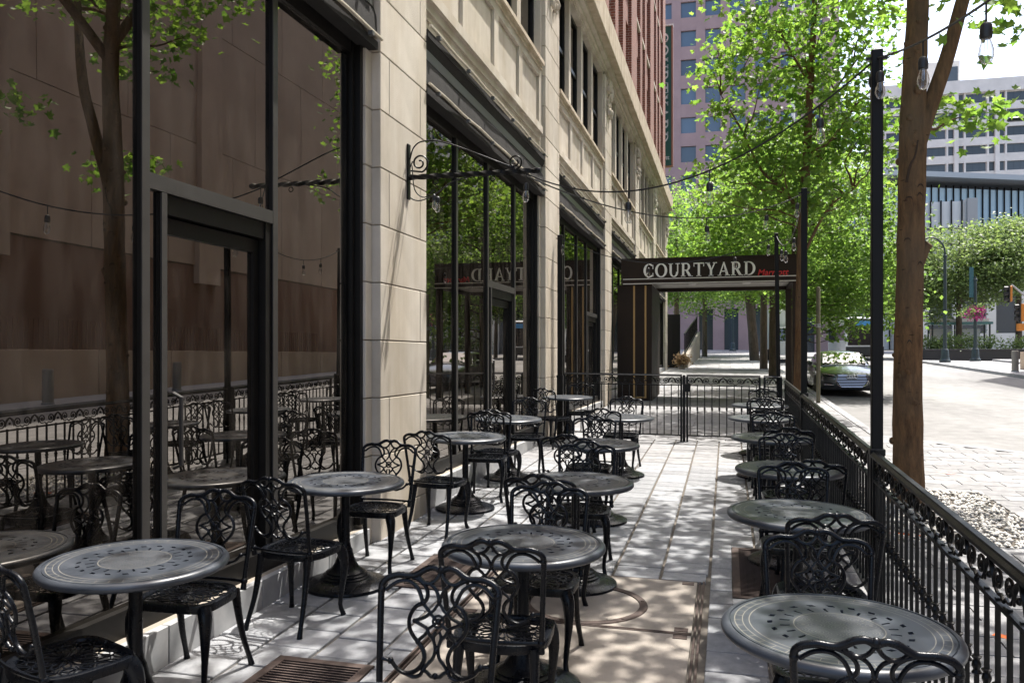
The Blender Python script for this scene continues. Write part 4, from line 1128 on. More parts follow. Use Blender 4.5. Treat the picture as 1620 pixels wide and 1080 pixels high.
# storefront door under the canopy
# green blade sign on the far corner of the hotel
yb=42.1; sx1=on_y(1064,150,yb).x; z0=on_y(1060,262,yb).z; z1=on_y(1060,42,yb).z
bs=thing('blade_sign','tall green vertical sign with white letters at the far corner of the brick storeys','sign',(sx1-.5,yb,z0))
MB().cbox(-.52,.5,0,.22,0,z1-z0,.01).build('cabinet',M['green_sign'],bs,0)
MB().box(.44,.52,-.03,.25,-.03,z1-z0+.02).box(-.55,.44,-.03,.25,-.05,-.002).build('edge_frame',mat('copper_edge',(.28,.12,.07),.5),bs,0)
MB().box(-.56,.53,-.05,.27,z1-z0+.021,z1-z0+.10).build('cap',M['white'],bs,0)
Hs=z1-z0
lettering('COURTYARD',Hs*.80,.55,.02,lambda x,y,t:(-.29+y*1.05,-.002-t,Hs*.96-x),'capital_letter',M['white'],bs)
script_text('Marriott',.28,Matrix.Translation((-.62,-.004,Hs*.045))@Matrix.Rotation(R(90),4,'X'),M['white'],bs,shear=0)
MB().box(-.5,.1,.22,.30,1.0,1.2).box(-.5,.1,.22,.30,Hs-1.2,Hs-1.0).box(-1.2,-.5,.10,.24,.8,Hs-.8).build('mounting_arm',M['post'],bs,0)
# ================================================================== trees
MAPLE=np.array([(0,0,0),(.20,-.06,.03),(.50,.08,.09),(.32,.28,.05),(.58,.60,.12),(.20,.60,.03),(0,1,-.06),(-.20,-.06,.03),(-.50,.08,.09),(-.32,.28,.05),(-.58,.60,.12),(-.20,.60,.03)],float)
MAPLE_F=[(0,1,2,3,4,5,6),(0,6,11,10,9,8,7)]
KITE=np.array([(0,0,0),(.38,.45,.08),(0,1,-.05),(-.38,.45,.08)],float); KITE_F=[(0,1,2),(0,2,3)]
def leaves(name,centres,nper,spread,size,m,shape='maple',flat=.55,tiltsd=.55):
    S,F=(MAPLE,MAPLE_F) if shape=='maple' else (KITE,KITE_F)
    C=np.repeat(np.array(centres,float),nper,0); N=len(C)
    off=rng.normal(0,1,(N,3))*spread*np.array([1,1,flat]); C=C+off
    sc=size*rng.uniform(.65,1.25,N)
    yaw=rng.uniform(0,2*np.pi,N); ta=rng.normal(.25,tiltsd,N); tb=rng.normal(0,tiltsd,N)
    cy,sy=np.cos(yaw),np.sin(yaw); ca,sa=np.cos(ta),np.sin(ta); cb,sb=np.cos(tb),np.sin(tb)
    V=S[None]*sc[:,None,None]*np.array([1,1,1])
    x,y,z=V[...,0],V[...,1],V[...,2]
    y,z=y*ca[:,None]+z*sa[:,None],-y*sa[:,None]+z*ca[:,None]
    x,z=x*cb[:,None]+z*sb[:,None],-x*sb[:,None]+z*cb[:,None]
    x,y=x*cy[:,None]-y*sy[:,None],x*sy[:,None]+y*cy[:,None]
    V=np.stack([x,y,z],2)+C[:,None,:]
    return fastmesh(name,V,F,m)
def blob_pts(blobs,n,shell=.55):
    vol=np.array([b[3]*b[4]*b[5] for b in blobs]); pr=vol/vol.sum(); out=[]
    for k in rng.choice(len(blobs),n,p=pr):
        b=blobs[k]; d=rng.normal(0,1,3); d/=np.linalg.norm(d); r=(shell+(1-shell)*rng.random())**.8 if rng.random()<.75 else rng.random()**.5
        out.append((b[0]+d[0]*b[3]*r,b[1]+d[1]*b[4]*r,b[2]+d[2]*b[5]*r))
    return out
def tree(label,x,y,trunk,rad,blobs,ncl,nper,spread,size,lm,bm,shape='kite',nbr=22,extra=None,name='maple_tree',limbs=(),base=None,flat=.5,knots=0):
    """trunk: polyline in local metres above the ground, blobs: crown ellipsoids in local coordinates"""
    root=thing(name,label,'tree',(x,y,(gz(x,y) if base is None else base)))
    tp=spline(trunk,5); rr=list(np.interp(np.linspace(0,1,len(tp)),np.linspace(0,1,len(rad)),rad))
    t=MB(); t.tube(tp,[r*(1+random.uniform(-.035,.035)) for r in rr],14)
    for path,r in limbs:
        lp=spline(path,5); t.tube(lp,list(np.interp(np.linspace(0,1,len(lp)),np.linspace(0,1,len(r)),r)),10)
    C=blob_pts(blobs,ncl) if ncl else []
    P=np.array(tp)
    src=[np.array(p) for p in tp]
    for path,r in limbs: src+= [np.array(p) for p in spline(path,5)[4:]]
    src=np.array(src); zmin=min(b[2]-b[5] for b in blobs) if blobs else 0
    low=src[src[:,2]>min(zmin,src[:,2].max()*.8)-.2]
    if len(low)==0: low=src[-4:]
    for k in range(min(nbr,len(C))):
        c=np.array(C[k]); d=np.linalg.norm((low-c)*np.array([1,1,1]),axis=1)+np.maximum(0,low[:,2]-(c[2]-.5))*2.5
        s=low[int(np.argmin(d))]; L=np.linalg.norm(c-s)
        if L<.15: continue
        mid=(s+c)/2+np.array([random.gauss(0,.06)*L,random.gauss(0,.06)*L,-.08*L+random.gauss(0,.05)*L])
        path=spline([s,s*.55+mid*.45+np.array([0,0,.04*L]),mid,c*.6+mid*.4,c],3); r0=min(rad[-1]*1.1+.004,.012+.011*L)
        t.tube(path,list(np.linspace(r0,.004,len(path))),6)
    if knots:
        for k in range(knots):
            q=random.randint(2,len(tp)-3); a=random.uniform(2.2,5.4); p=np.array(tp[q]); t.ball((p[0]+rr[q]*.93*math.cos(a),p[1]+rr[q]*.93*math.sin(a),p[2]+random.uniform(-.1,.1)),random.uniform(.02,.045),8,5)
    t.build('trunk',bm,root,60)
    if extra: C=C+extra
    me=leaves('crown',C,nper,spread,size,lm,shape,flat); put('crown',me,root)
    return root
# --- the big maple by the fence: trunk, fork and the crown that shades the patio (mostly above the frame)
ay=9.5; ax=on_x(1437,700,1.0).x*0+ (lambda d: d[0]/d[1])(ray(1437))*ay
g=gz(ax,ay)
def loc(u,v,y,ox=ax,oy=ay,og=g):
    p=on_y(u,v,y); return (p.x-ox,p.y-oy,p.z-og)
trk=[(0,0,-.1),loc(1437,760,ay),loc(1436,600,ay),loc(1440,420,ay),loc(1444,230,ay),loc(1447,110,ay),loc(1452,-20,ay),loc(1440,-200,ay),loc(1420,-420,ay)]
lim=[([loc(1446,250,ay),loc(1463,190,ay),loc(1478,150,ay),loc(1500,85,ay),loc(1526,-10,ay),loc(1570,-160,ay+.3),loc(1600,-300,ay+.6)],[.085,.088,.078,.072,.066,.05,.025]),
     ([loc(1452,-10,ay),loc(1380,-180,ay-.6),loc(1250,-330,ay-1.6),loc(1120,-420,ay-2.4)],[.08,.06,.045,.02]),
     ([loc(1450,-60,ay),loc(1330,-240,ay+.8),loc(1200,-360,ay+1.8)],[.07,.05,.02]),
     ([loc(1452,-30,ay),loc(1480,-220,ay-1.2),loc(1500,-400,ay-2.6)],[.07,.05,.02]),
     ([loc(1462,196,ay),loc(1478,205,ay+.4),loc(1500,192,ay+.9),loc(1525,185,ay+1.1),loc(1548,186,ay+1.2)],[.02,.014,.01,.007,.004]),
     ([loc(1452,415,ay),loc(1462,395,ay),loc(1470,385,ay-.02)],[.07,.055,.045])]
spray=[loc(u,v,ay+1.15) for u,v in ((1500,190),(1512,178),(1522,186),(1535,182),(1550,185),(1560,187),(1490,172),(1485,196))]+[loc(1612,28,8.6),loc(1620,45,8.6),loc(1622,15,8.5)]+[loc(u,v,ay+.6) for u,v in ((1425,-20),(1405,-10),(1478,-25),(1495,-15))]
tree('stout maple with forked trunk and peeling bark just outside the patio fence',ax,ay,trk,[.20,.155,.142,.135,.137,.118,.105,.085,.035],
     [(-.4,-.4,7.6,2.9,3.3,1.9),(1.0,.6,8.2,2.6,3.0,1.9),(-.9,-3.0,7.7,2.2,1.9,1.6)],300,20,.24,.12,M['leaf'],M['bark'],'maple',60,spray,limbs=lim,knots=26,base=g)
big=bpy.data.objects['maple_tree']
for k in range(9):
    q=random.uniform(.6,4.0); zz=q; tq=spline(trk,8); c=min(tq,key=lambda p:abs(p[2]-zz)); ph=random.uniform(-2.5,-.9); rr=.139; w=random.uniform(.10,.28)
    arc=[(c[0]+(rr)*math.cos(ph+w*s),c[1]+(rr)*math.sin(ph+w*s),zz+.035*(1-s*s)+random.uniform(-.004,.004)) for s in np.linspace(-1,1,9)]
    MB().tube(arc,[.002,.004,.006,.007,.007,.007,.006,.004,.002],6).build('bark_scar',M['bark_scar'],big,60)
cr=[loc(u,v,ay-.128,ax,ay,gz(ax,ay)) for u,v in ((1452,222),(1448,245),(1440,262),(1434,288))]
MB().tube(spline(cr,4),.012,6).build('bark_crease',M['bark_scar'],big,60)
# --- slender maple before the canopy
bx,by_=1.52,19.6; g=gz(bx,by_); L2=lambda u,v,y=by_: loc(u,v,y,bx,by_,g)
trk=[(0,0,-.05),L2(1266,560),L2(1268,430),L2(1271,330),L2(1276,250),L2(1282,130),L2(1288,20),L2(1290,-120),L2(1290,-260)]
lim=[([L2(1271,345),L2(1240,300),L2(1205,270),L2(1170,200),L2(1140,150)],[.05,.035,.03,.02,.01]),([L2(1275,255),L2(1320,215),L2(1360,160),L2(1400,130)],[.05,.03,.02,.01]),
     ([L2(1280,130),L2(1250,80),L2(1225,30)],[.04,.025,.01]),([L2(1281,190),L2(1330,130),L2(1380,60)],[.04,.025,.01]),([L2(1272,400),L2(1310,330),L2(1350,300)],[.04,.025,.01])]
tree('slender bright maple rising between the second tall post and the canopy',bx,by_,trk,[.14,.12,.11,.10,.09,.075,.06,.045,.02],
     [(-.1,0,7.0,2.2,2.0,2.2),(.6,.2,5.4,1.7,1.8,1.4),(-1.0,.3,5.4,1.3,1.5,.9),(.3,0,9.0,2.1,2.2,1.6)],225,38,.28,.128,M['leaf'],M['bark'],'maple',60,limbs=lim,base=g)
# --- maples up the street
def street_tree(label,x,y,h,rx,n,nper,size,lm,sp=.36,z0=.36,r=.15,lean=0,name='maple_tree',bm=None,blobs=None):
    zc=h*.62
    bl=blobs or [(lean*.8,0,zc,rx,rx,h*.30),(rx*.45,.3,h*.50,rx*.65,rx*.7,h*.2),(-rx*.45,-.2,h*.55,rx*.65,rx*.7,h*.22),(0,0,h*.85,rx*.6,rx*.6,h*.17)]
    tree(label,x,y,[(0,0,-.1),(lean*.25,0,h*.2),(lean*.6,0,h*.4),(lean,0,h*.65),(lean,0,h*.88)],[r*1.15,r,r*.85,r*.6,r*.2],bl,n,nper,sp,size,lm,bm or M['bark_far'],'kite',26,name=name)
street_tree('low-hanging maple over the parked car just beyond the canopy',2.05,27.6,7.6,2.6,300,58,.14,M['leaf_far'],.34,blobs=[(1.0,.3,5.0,2.6,2.4,2.6),(1.9,.6,3.2,1.9,1.9,1.6),(.7,-.2,2.9,1.1,1.2,.8),(-.2,0,6.3,2.2,2.0,1.8)])
street_tree('maple with a straight brown trunk seen under the canopy, nearest of three',1.75,34.2,9.8,3.2,260,60,.17,M['leaf'],.42,r=.16)
street_tree('maple with a thin trunk seen under the canopy, second of three',1.75,43.2,10.5,3.4,240,60,.18,M['leaf'],.45,r=.17)
street_tree('dark leaning trunk of the farthest maple seen under the canopy',1.75,57.0,11.5,3.8,240,60,.20,M['leaf_far'],.5,r=.28,lean=-.7)
street_tree('maple farther up the pavement in front of the pink tower',2.0,70.0,12.0,4.0,200,60,.22,M['leaf_far'],.55,r=.25)
street_tree('leafy tree on the raised plaza beyond the hotel corner',-2.9,51.0,10.5,3.0,210,60,.18,M['leaf_far'],.45,r=.15)
street_tree('second leafy tree on the plaza in front of the pink tower',-1.6,64.0,10.0,3.6,210,60,.20,M['leaf_far'],.5,r=.18)
street_tree('rounded street tree beyond the crossing, behind the parked car',11.0,73.0,11.0,4.2,210,60,.22,M['leaf_far'],.6,r=.2,blobs=[(0,0,6.5,4.3,3.5,3.8),(-2.0,0,4.5,3,3,2.6)])
street_tree('pale green tree across the street between trunk and lamp post',13.2,70.0,9.0,3.0,150,60,.22,M['leaf_dull'],.5,r=.16)
street_tree('willowy tree with three trunks behind the flower basket',17.2,71.0,11.5,4.2,280,60,.23,M['leaf_dull'],.6,r=.22,blobs=[(0,0,7.3,4.4,3.6,2.9),(-2.2,0,5.2,2.4,2.6,2.4),(2.4,0,5.8,2.6,2.6,2.2)])
street_tree('spreading tree at the right edge across the street',21.6,72.0,11.8,4.0,260,60,.23,M['leaf_dull'],.6,r=.22,blobs=[(0,0,8.0,4.2,3.6,2.8),(-2,0,6.4,2.4,2.6,2.2)])
# ================================================================== across and up the street
def wpart(root,mb,name,m,parent=None,smooth=0):
    L=root.location; mb.v=[(a-L.x,b-L.y,c-L.z) for a,b,c in mb.v]; return mb.build(name,m,parent or root,smooth)
# ---- pink granite tower closing the street
PY=96.0; px0,px1=-44.0,on_y(1328,100,PY).x; pz=gy(PY)-.05
pt=thing('granite_tower','pink granite office tower with square blue windows closing the street','building',((px0+px1)/2,PY,pz))
body=MB().box(px0,px1,PY+.5,PY+30,pz-1,pz+78)
wpart(pt,body,'tower_core',M['pink'])
DX=2.66; WZ=3.22; W=1.62; Hh=1.74
wx=on_y(1089,200,PY).x; wz=on_y(1089,61,PY).z
cols=[wx+DX*k for k in range(-16,20) if px0+1<wx+DX*k<px1-1]; rows=[wz+WZ*k for k in range(-9,10)]
rows=[z for z in rows if z>pz+7.5]
pm_=MB()
pane=MB().box(-W/2,W/2,.28,.32,-Hh/2,Hh/2).mesh('window_pane',M['glass_tower'],0)
strips=[px0]+[c for c in cols]+[px1]
pil=MB()
for k in range(len(cols)+1):
    a=px0 if k==0 else cols[k-1]+W/2; b=px1 if k==len(cols) else cols[k]-W/2
    wpart(pt,MB().box(a+.012,b-.012,PY,PY+.52,pz+6.2,pz+78),'granite_pier',M['pink'])
for z in [rows[0]-WZ]+rows:
    z0=z+Hh/2; z1=z+WZ-Hh/2
    if z==rows[0]-WZ: z0=pz+6.2
    wpart(pt,MB().box(px0+.05,px1-.05,PY+.03,PY+.5,z0+.012,min(z1,pz+78)-.012),'spandrel_band',M['pink'])
cnt=0
for z in rows:
    for c in cols:
        if cnt<300 and c>-12: put('window_pane',pane,pt,(c-pt.location.x,0,z-pz)); cnt+=1
# ground floor: portals
por=[on_y(u,500,PY).x for u in (1117,1157,1197,1237,1277)]
e=[px0]+sum([[p-.75,p+.75] for p in por],[])+[px1]
for k in range(0,len(e),2): wpart(pt,MB().box(e[k],e[k+1],PY-.25,PY+.5,pz-.5,pz+6.15),'base_wall',M['pink'])
wpart(pt,MB().box(px0,px1,PY-.245,PY+.45,pz+4.6,pz+6.148),'base_band',M['pink'])
for p in por: wpart(pt,MB().box(p-.76,p+.76,PY+.30,PY+.34,pz-.3,pz+4.6),'portal_glass',M['glass_dark'])
# ---- pale hotel tower far right
TY=182.0; tx0=on_y(1395,300,TY).x; tz=0
wtw=thing('pale_tower','pale concrete high-rise with rows of grouped dark windows','building',(tx0+30,TY,0))
FZ=3.35; BW=7.25; ztopT=on_y(1560,128,TY).z
wpart(wtw,MB().box(tx0,tx0+62,TY+.7,TY+22,-2,ztopT),'tower_core',M['paleconc'])
x1=on_y(1500,200,TY).x; off=on_y(1513,200,TY).x
bays=[off+BW*k for k in range(-3,6)]
for bx0 in bays: wpart(wtw,MB().box(bx0-.38,bx0+.38,TY-.1,TY+.72,0,ztopT-1.2),'rib',M['paleconc'])
zrow=on_y(1520,158,TY).z
band=[zrow-FZ*k for k in range(0,14)]
for z in band:
    wpart(wtw,MB().box(tx0,tx0+62,TY+.25,TY+.72,z-FZ+1.05,z-.75),'floor_band',M['paleconc'])
sm=MB().box(-.46,.46,.45,.5,-.95,.95).mesh('window',M['glass_dark'],0); lg=MB().box(-1.75,1.75,.45,.5,-.95,.95).box(-.62,-.56,.40,.45,-.95,.95).box(.56,.62,.40,.45,-.95,.95).mesh('window',M['glass_dark'],0)
mu=MB().box(-.16,.16,.2,.72,-1.2,1.2).mesh('window_post',M['paleconc'],0)
for bx0 in bays[:-1]:
    for z in band:
        c=bx0+BW/2; zz=z-.75+.9
        for dx,me in ((-2.75,sm),(0,lg),(2.75,sm)): put('window',me,wtw,(c+dx-wtw.location.x,.24,zz))
        for dx in (-2.05,2.05): put('window_post',mu,wtw,(c+dx-wtw.location.x,0,zz))
wpart(wtw,MB().box(tx0,tx0+62,TY-.15,TY+.72,ztopT-2.1,ztopT+.4),'parapet',M['paleconc'])
pxa,pxb=on_y(1455,120,TY).x,on_y(1536,120,TY).x; zp=on_y(1530,95,TY+8).z
wpart(wtw,MB().box(pxa,pxb,TY+8,TY+20,ztopT,zp),'penthouse',M['paleconc']); wpart(wtw,MB().box(pxb-3.8,pxb-.4,TY+7.9,TY+8.0,ztopT+1.2,zp-1.2),'louvre',M['glass_dark'])
# ---- glass pavilion with a long grey roof
gp0=on_y(1400,300,104); gv=thing('glass_pavilion','long glass-walled hall with an overhanging grey roof','building',(gp0.x,104,gy(104)),R(24))
Lp=46; zr=on_y(1464,272,104).z-gy(104)
MB().box(-12,Lp,.3,14,0,zr-1.3).build('glass_wall',M['glass_pav'],gv,0)
MB().raw([(-14,-2.2,zr-.6),(Lp,-2.2,zr-.6),(Lp,15,zr-.1),(-14,15,zr-.1),(-14,-2.2,zr),(Lp,-2.2,zr),(Lp,15,zr+.5),(-14,15,zr+.5)],[(0,3,2,1),(4,5,6,7),(0,1,5,4),(1,2,6,5),(2,3,7,6),(3,0,4,7)]).build('roof',M['galv'],gv,0)
fin=MB().box(-.03,.03,.1,.30,0,zr-1.0).mesh('fin',M['post'],0)
for k in range(int((Lp+12)/.95)): put('fin',fin,gv,(-12+k*.95,0,0))
for z in (4.5,9.0,13.0): MB().box(-12,Lp,.12,.29,z,z+.10).build('transom',M['post'],gv,0)
gl2=on_y(1375,300,92); x0=gl2.x; x1=on_y(1546,300,92).x; z1=on_y(1500,318,92).z; g9=gy(92)
lb=thing('glazed_stair_hall','white-glazed box with dark vertical bars in front of the glass hall','building',((x0+x1)/2,92,g9))
wpart(lb,MB().box(x0,x1,92.3,99,g9,z1),'glazing',mat('pale_reflective_glass',(.55,.58,.60),.2,0,.8))
for k in range(int((x1-x0)/.95)): wpart(lb,MB().box(x0+k*.95,x0+k*.95+.09,92.0,92.3,g9,z1+.1),'bar',M['post'])
for z in (g9+6,g9+9,g9+12): wpart(lb,MB().box(x0,x1,92.15,92.28,z,z+.09),'crossbar',M['post'])
wpart(lb,MB().box(x1-.9,x1+.02,91.9,98,g9,z1+.2),'end_panel',M['galv'])
# ---- low pale block behind the trees at the right
q0=on_y(1455,500,88); lw=thing('low_pale_block','low pale stone building with tall windows behind the willowy tree','building',(q0.x+14,88,gy(88)))
xL,xR=q0.x,q0.x+34; zt=on_y(1580,440,88).z
wpart(lw,MB().box(xL,xR,88.4,96,gy(88)-.5,zt),'wall_core',M['glass_dark'])
k=0; x=xL
while x<xR:
    wpart(lw,MB().box(x,x+.8,88,88.41,gy(88)-.5,zt),'stone_pier',M['paleconc']); x+=2.9
for z0,z1 in ((gy(88)-.5,gy(88)+1.6),(gy(88)+5.2,gy(88)+6.3),(zt-.9,zt+.2)): wpart(lw,MB().box(xL+.02,xR-.02,88.02,88.42,z0,z1),'stone_band',M['paleconc'])
# ---- planter wall with hedge across the street
hy=66.0; hx0=on_y(1452,560,hy).x; hx1=hx0+24; hz=gz(14,62)
pw=thing('planter_wall','low dark granite planter wall behind the street lamps','wall',((hx0+hx1)/2,hy,hz))
wpart(pw,MB().cbox(hx0,hx1,hy,hy+.5,hz-.6,on_y(1550,554,hy).z,.02),'wall',mat('dark_granite',(.03,.03,.032),.5))
wpart(pw,MB().cbox(hx0-.04,hx1,hy-.04,hy+.54,on_y(1550,554,hy).z,on_y(1550,552,hy).z,.02),'coping',mat('dark_granite_coping',(.05,.05,.05),.5))
hc=[(random.uniform(hx0,hx1)-(hx0+hx1)/2,random.uniform(.5,1.6),random.uniform(.6,1.55)) for _ in range(260)]
hg=thing('hedge','clipped pale green hedge growing along the dark planter wall','hedge',((hx0+hx1)/2,hy,hz)); put('foliage',leaves('foliage',hc,40,.28,.17,M['leaf_dull'],'kite',.8,.9),hg)
stm=MB()
for k in range(30): x=-12+k*.8; stm.tube([(x,1.1,-.2),(x+.1,1.1,1.1)],.03,5)
stm.build('stems',M['bark_far'],hg)
# ---- bus shelter
s0=on_y(1474,540,72); sh=thing('bus_shelter','teal-roofed bus shelter with poster panels across the street','shelter',(s0.x+1.8,72,gy(72)-.2))
MB().cbox(-2.1,2.3,-.9,.9,2.5,2.68,.03).build('roof',M['teal_roof'],sh,0)
MB().box(-1.9,2.1,-.6,.6,2.68,2.95).build('roof_light',M['white'],sh,0)
for x in (-1.9,0,2.1):
    for y in (-.7,.7): MB().box(x-.05,x+.05,y-.05,y+.05,-.2,2.5).build('post',M['teal'],sh,0)
for x,m in ((-1.0,M['bus']),(1.0,M['bus'])): MB().box(x-.8,x+.8,.64,.68,.3,2.2).build('poster_panel',m,sh,0)
# ---- street lamps
def lamp(label,x,y,h,arm,base=None,basket=False,arc=True):
    g=gz(min(x,18),y) if base is None else base
    r=thing('street_lamp',label,'street lamp',(x,y,g))
    MB().lathe([(.34,0),(.34,.12),(.27,.20),(.25,.30),(.22,.75),(.20,.80),(.13,.86),(.12,1.2)],12).build('base',M['teal'],r)
    MB().lathe([(.115,1.15),(.10,h*.6),(.09,h-1.3),(.13,h-1.28),(.13,h-1.15),(.08,h-1.12),(.075,h-1.0)],12).build('pole',M['teal'],r)
    if arc:
        pts=[(0,0,h-1.05)]+[(arm*.5*(1-math.cos(t)),0,h-1.0+1.0*math.sin(t)) for t in np.linspace(0,math.pi*.62,10)]
        e=pts[-1]; MB().tube(pts,.055,8).build('arm',M['teal'],r)
        MB().lathe([(.06,.10),(.16,.05),(.26,-.04),(.28,-.10),(.10,-.16)],12,(e[0]+(.18 if arm>0 else -.18),0,e[2]-.04)).build('lamp_head',M['teal'],r)
    if basket:
        b=MB().lathe([(.05,-.25),(.25,-.1),(.36,.1)],12,(-.05,-.42,3.05)); b.build('basket',M['bark_far'],r)
        cs=[(random.gauss(-.05,.28),random.gauss(-.42,.25),random.gauss(3.15,.22)) for _ in range(40)]
        put('flowers',leaves('flowers',cs,16,.09,.12,M['magenta'],'kite',.9,1.2),r)
        cs=[(random.gauss(-.05,.5),random.gauss(-.42,.3),random.gauss(3.35,.2)) for _ in range(26)]
        put('basket_leaves',leaves('basket_leaves',cs,12,.12,.14,M['leaf_dull'],'kite',.9,1.2),r)
        MB().box(-.36,-.10,-.01,.01,4.2,6.2).build('banner',mat('banner_teal',(.03,.10,.12),.7),r,0)
    return r
def at_base(u,v): return on_ground(u,v)
p=on_ground(1495,573); lamp('arched dark teal street lamp right of the big maple trunk',p.x,p.y,on_y(1478,378,p.y).z-p.z+.1,-1.7,p.z)
p=on_ground(1543,571); lamp('dark teal lamp post carrying a magenta flower basket',p.x,p.y,on_y(1543,440,p.y).z-p.z+1.1,-1.2,p.z,True,False)
lamp('dark teal lamp post standing on the far pavement before the pink tower',.55,86.0,9.0,1.4)
lp=thing('street_lamp','cobra-head street lamp reaching into the right edge of the picture','street lamp',(13.6,41.5,gz(13.6,41.5)))
hd=on_y(1612,190,41.5); hzz=hd.z-gz(13.6,41.5)
MB().lathe([(.30,0),(.28,.5),(.13,.7),(.09,hzz)],12).build('pole',M['teal'],lp)
MB().tube(spline([(0,0,hzz-.2),(-.3,0,hzz+.25),(hd.x-13.6+.6,0,hzz+.12),(hd.x-13.6+.3,0,hzz+.08)],5),.05,8).build('arm',M['teal'],lp)
MB().cbox(hd.x-13.6-.45,hd.x-13.6+.35,-.16,.16,hzz-.04,hzz+.12,.05).build('lamp_head',M['teal'],lp)
# ---- traffic signals on a mast arm
sy=60.0; a0=on_y(1596,448,sy); root=thing('traffic_signal','orange and black traffic signals on a grey mast arm at the right edge','traffic signal',(on_y(1660,560,sy).x,sy,gz(18,sy)))
L=root.location
def rel(p): return (p.x-L.x,p.y-L.y,p.z-L.z)
MB().tube([(0,0,0),(0,0,rel(on_y(1660,520,sy))[2])],.14,10).build('mast',M['galv'],root)
MB().tube([rel(on_y(1660,508,sy)),rel(on_y(1630,475,sy)),rel(on_y(1600,450,sy))],[.09,.07,.05],8).build('mast_arm',M['galv'],root)
def head(u0,u1,v0,v1,nm='signal_head'):
    a=rel(on_y(u0,v1,sy-.3)); b=rel(on_y(u1,v0,sy-.3)); h=MB().cbox(a[0]+.35,b[0],a[1],a[1]+.32,a[2],b[2],.03).build(nm,M['orange'],root,0)
    for k in range(3):
        z=a[2]+(b[2]-a[2])*(k+.5)/3; MB().lathe([(.13,0),(.15,.02),(.15,.30),(.14,.30)],12).xf(Matrix.Translation((a[0]+.36,a[1]+.16,z))@Matrix.Rotation(R(-90),4,'Y')).build('visor',M['plastic'],h)
    MB().box(a[0]+.30,a[0]+.35,a[1]-.05,a[1]+.37,a[2]-.05,b[2]+.05).build('back_plate',M['plastic'],h,0)
head(1588,1602,452,477); head(1605,1624,480,508)
b0=rel(on_y(1610,523,sy-.4)); MB().cbox(b0[0],b0[0]+.9,b0[1],b0[1]+.3,b0[2],b0[2]+.45,.03).build('pedestrian_signal',M['orange'],root,0)
# ---- flagpole behind the slender maple
fp=on_y(1255,400,62); fpo=thing('flagpole','tall pale flagpole rising behind the slender maple','flagpole',(fp.x,62,gz(2,62)))
MB().lathe([(.17,0),(.15,8),(.11,22),(.07,32)],14).build('pole',M['white'],fpo); MB().lathe([(.32,0),(.32,.25),(.2,.35)],14).build('base',M['kerb'],fpo); MB().ball((0,0,32.1),.14,10,8).build('finial',M['gold'],fpo)
# ---- bollards
def bollard(label,x,y):
    r=thing('bollard',label,'bollard',(x,y,gz(x,y)),0,'concrete bollards across the street'); MB().lathe([(.15,0),(.15,.95),(.14,.98),(.12,1.0)],16).build('shaft',M['wood'],r); MB().lathe([(.17,0),(.17,.05),(.152,.06)],16).build('foot',M['kerb'],r)
p=on_ground(1606,588); bollard('round concrete bollard by the kerb below the traffic signals',p.x,p.y)
for k,y in enumerate((8,14,20,26,32)): bollard(['first','second','third','fourth','fifth'][k]+' concrete bollard along the opposite kerb, mirrored in the storefront glass',12.75,y)
# ---- thin sign pole at the kerb
p=Vector((2.2,22.6,0)); sp_=thing('sign_pole','thin olive sign pole at the kerb in front of the parked car','pole',(2.24,22.6,gz(2.24,22.6)))
MB().lathe([(.055,0),(.05,.05),(.05,2.9),(.03,2.93)],10).build('pole',mat('olive_pole',(.12,.11,.07),.6),sp_); MB().lathe([(.051,1.9),(.06,1.92),(.06,1.98),(.051,2.0)],10).build('clamp_band',M['galv'],sp_)
# ---- the tall blank building opposite and its forecourt wall, seen in the storefront glass
ow=thing('opposite_building','tall tan concrete building opposite, mirrored in the storefront glass','building',(19.0,14,gz(17,14)))
wpart(ow,MB().box(17.06,40,-24,51,-1,34),'core',M['mortar'])
k=0
for zi,(z0,z1) in enumerate(((5.8,11.2),(11.2,16.6),(16.6,22.0),(22.0,27.4),(27.4,33.5))):
    y=-24+(2.0 if zi%2 else 0)
    while y<51:
        y1=min(51,y+4.6); wpart(ow,MB().box(16.95,17.1,y+.015,y1-.015,z0+.015,z1-.015),'wall_panel',M['tanwall']); y=y1
wpart(ow,MB().box(16.99,17.3,-24,51,-1,5.75),'lower_wall',M['brownwall'])
for y in (-15,-3,9,21,33): wpart(ow,MB().box(16.7,17.0,y,y+1.6,5.0,33.0),'wall_rib',M['tanwall'])
fw=thing('forecourt_wall','low tan forecourt wall with picket railing opposite, mirrored in the glass','wall',(14.6,14,gz(14.6,14)))
v=MB()
for k in range(18):
    a=-24+k*4; zt=gz(14.6,14)+1.75
    wpart(fw,MB().cbox(14.45,14.8,a+.01,a+3.99,gz(14.6,a)-.4,zt,.015),'wall_section',M['tanwall'])
rl=MB().box(-.015,.015,-12,12,0,.03); zt=gz(14.6,14)+1.75
wpart(fw,MB().box(14.6,14.63,-24,44,zt+.12,zt+.15).box(14.6,14.63,-24,44,zt+.78,zt+.81),'railing_rails',M['brownwall'])
pk=MB().box(-.012,.012,-.02,.02,0,.95).mesh('picket',M['brownwall'],0)
for k in range(290): put('picket',pk,fw,(.0-.02,-24+k*.20-14+6,zt-gz(14.6,14)+.0))
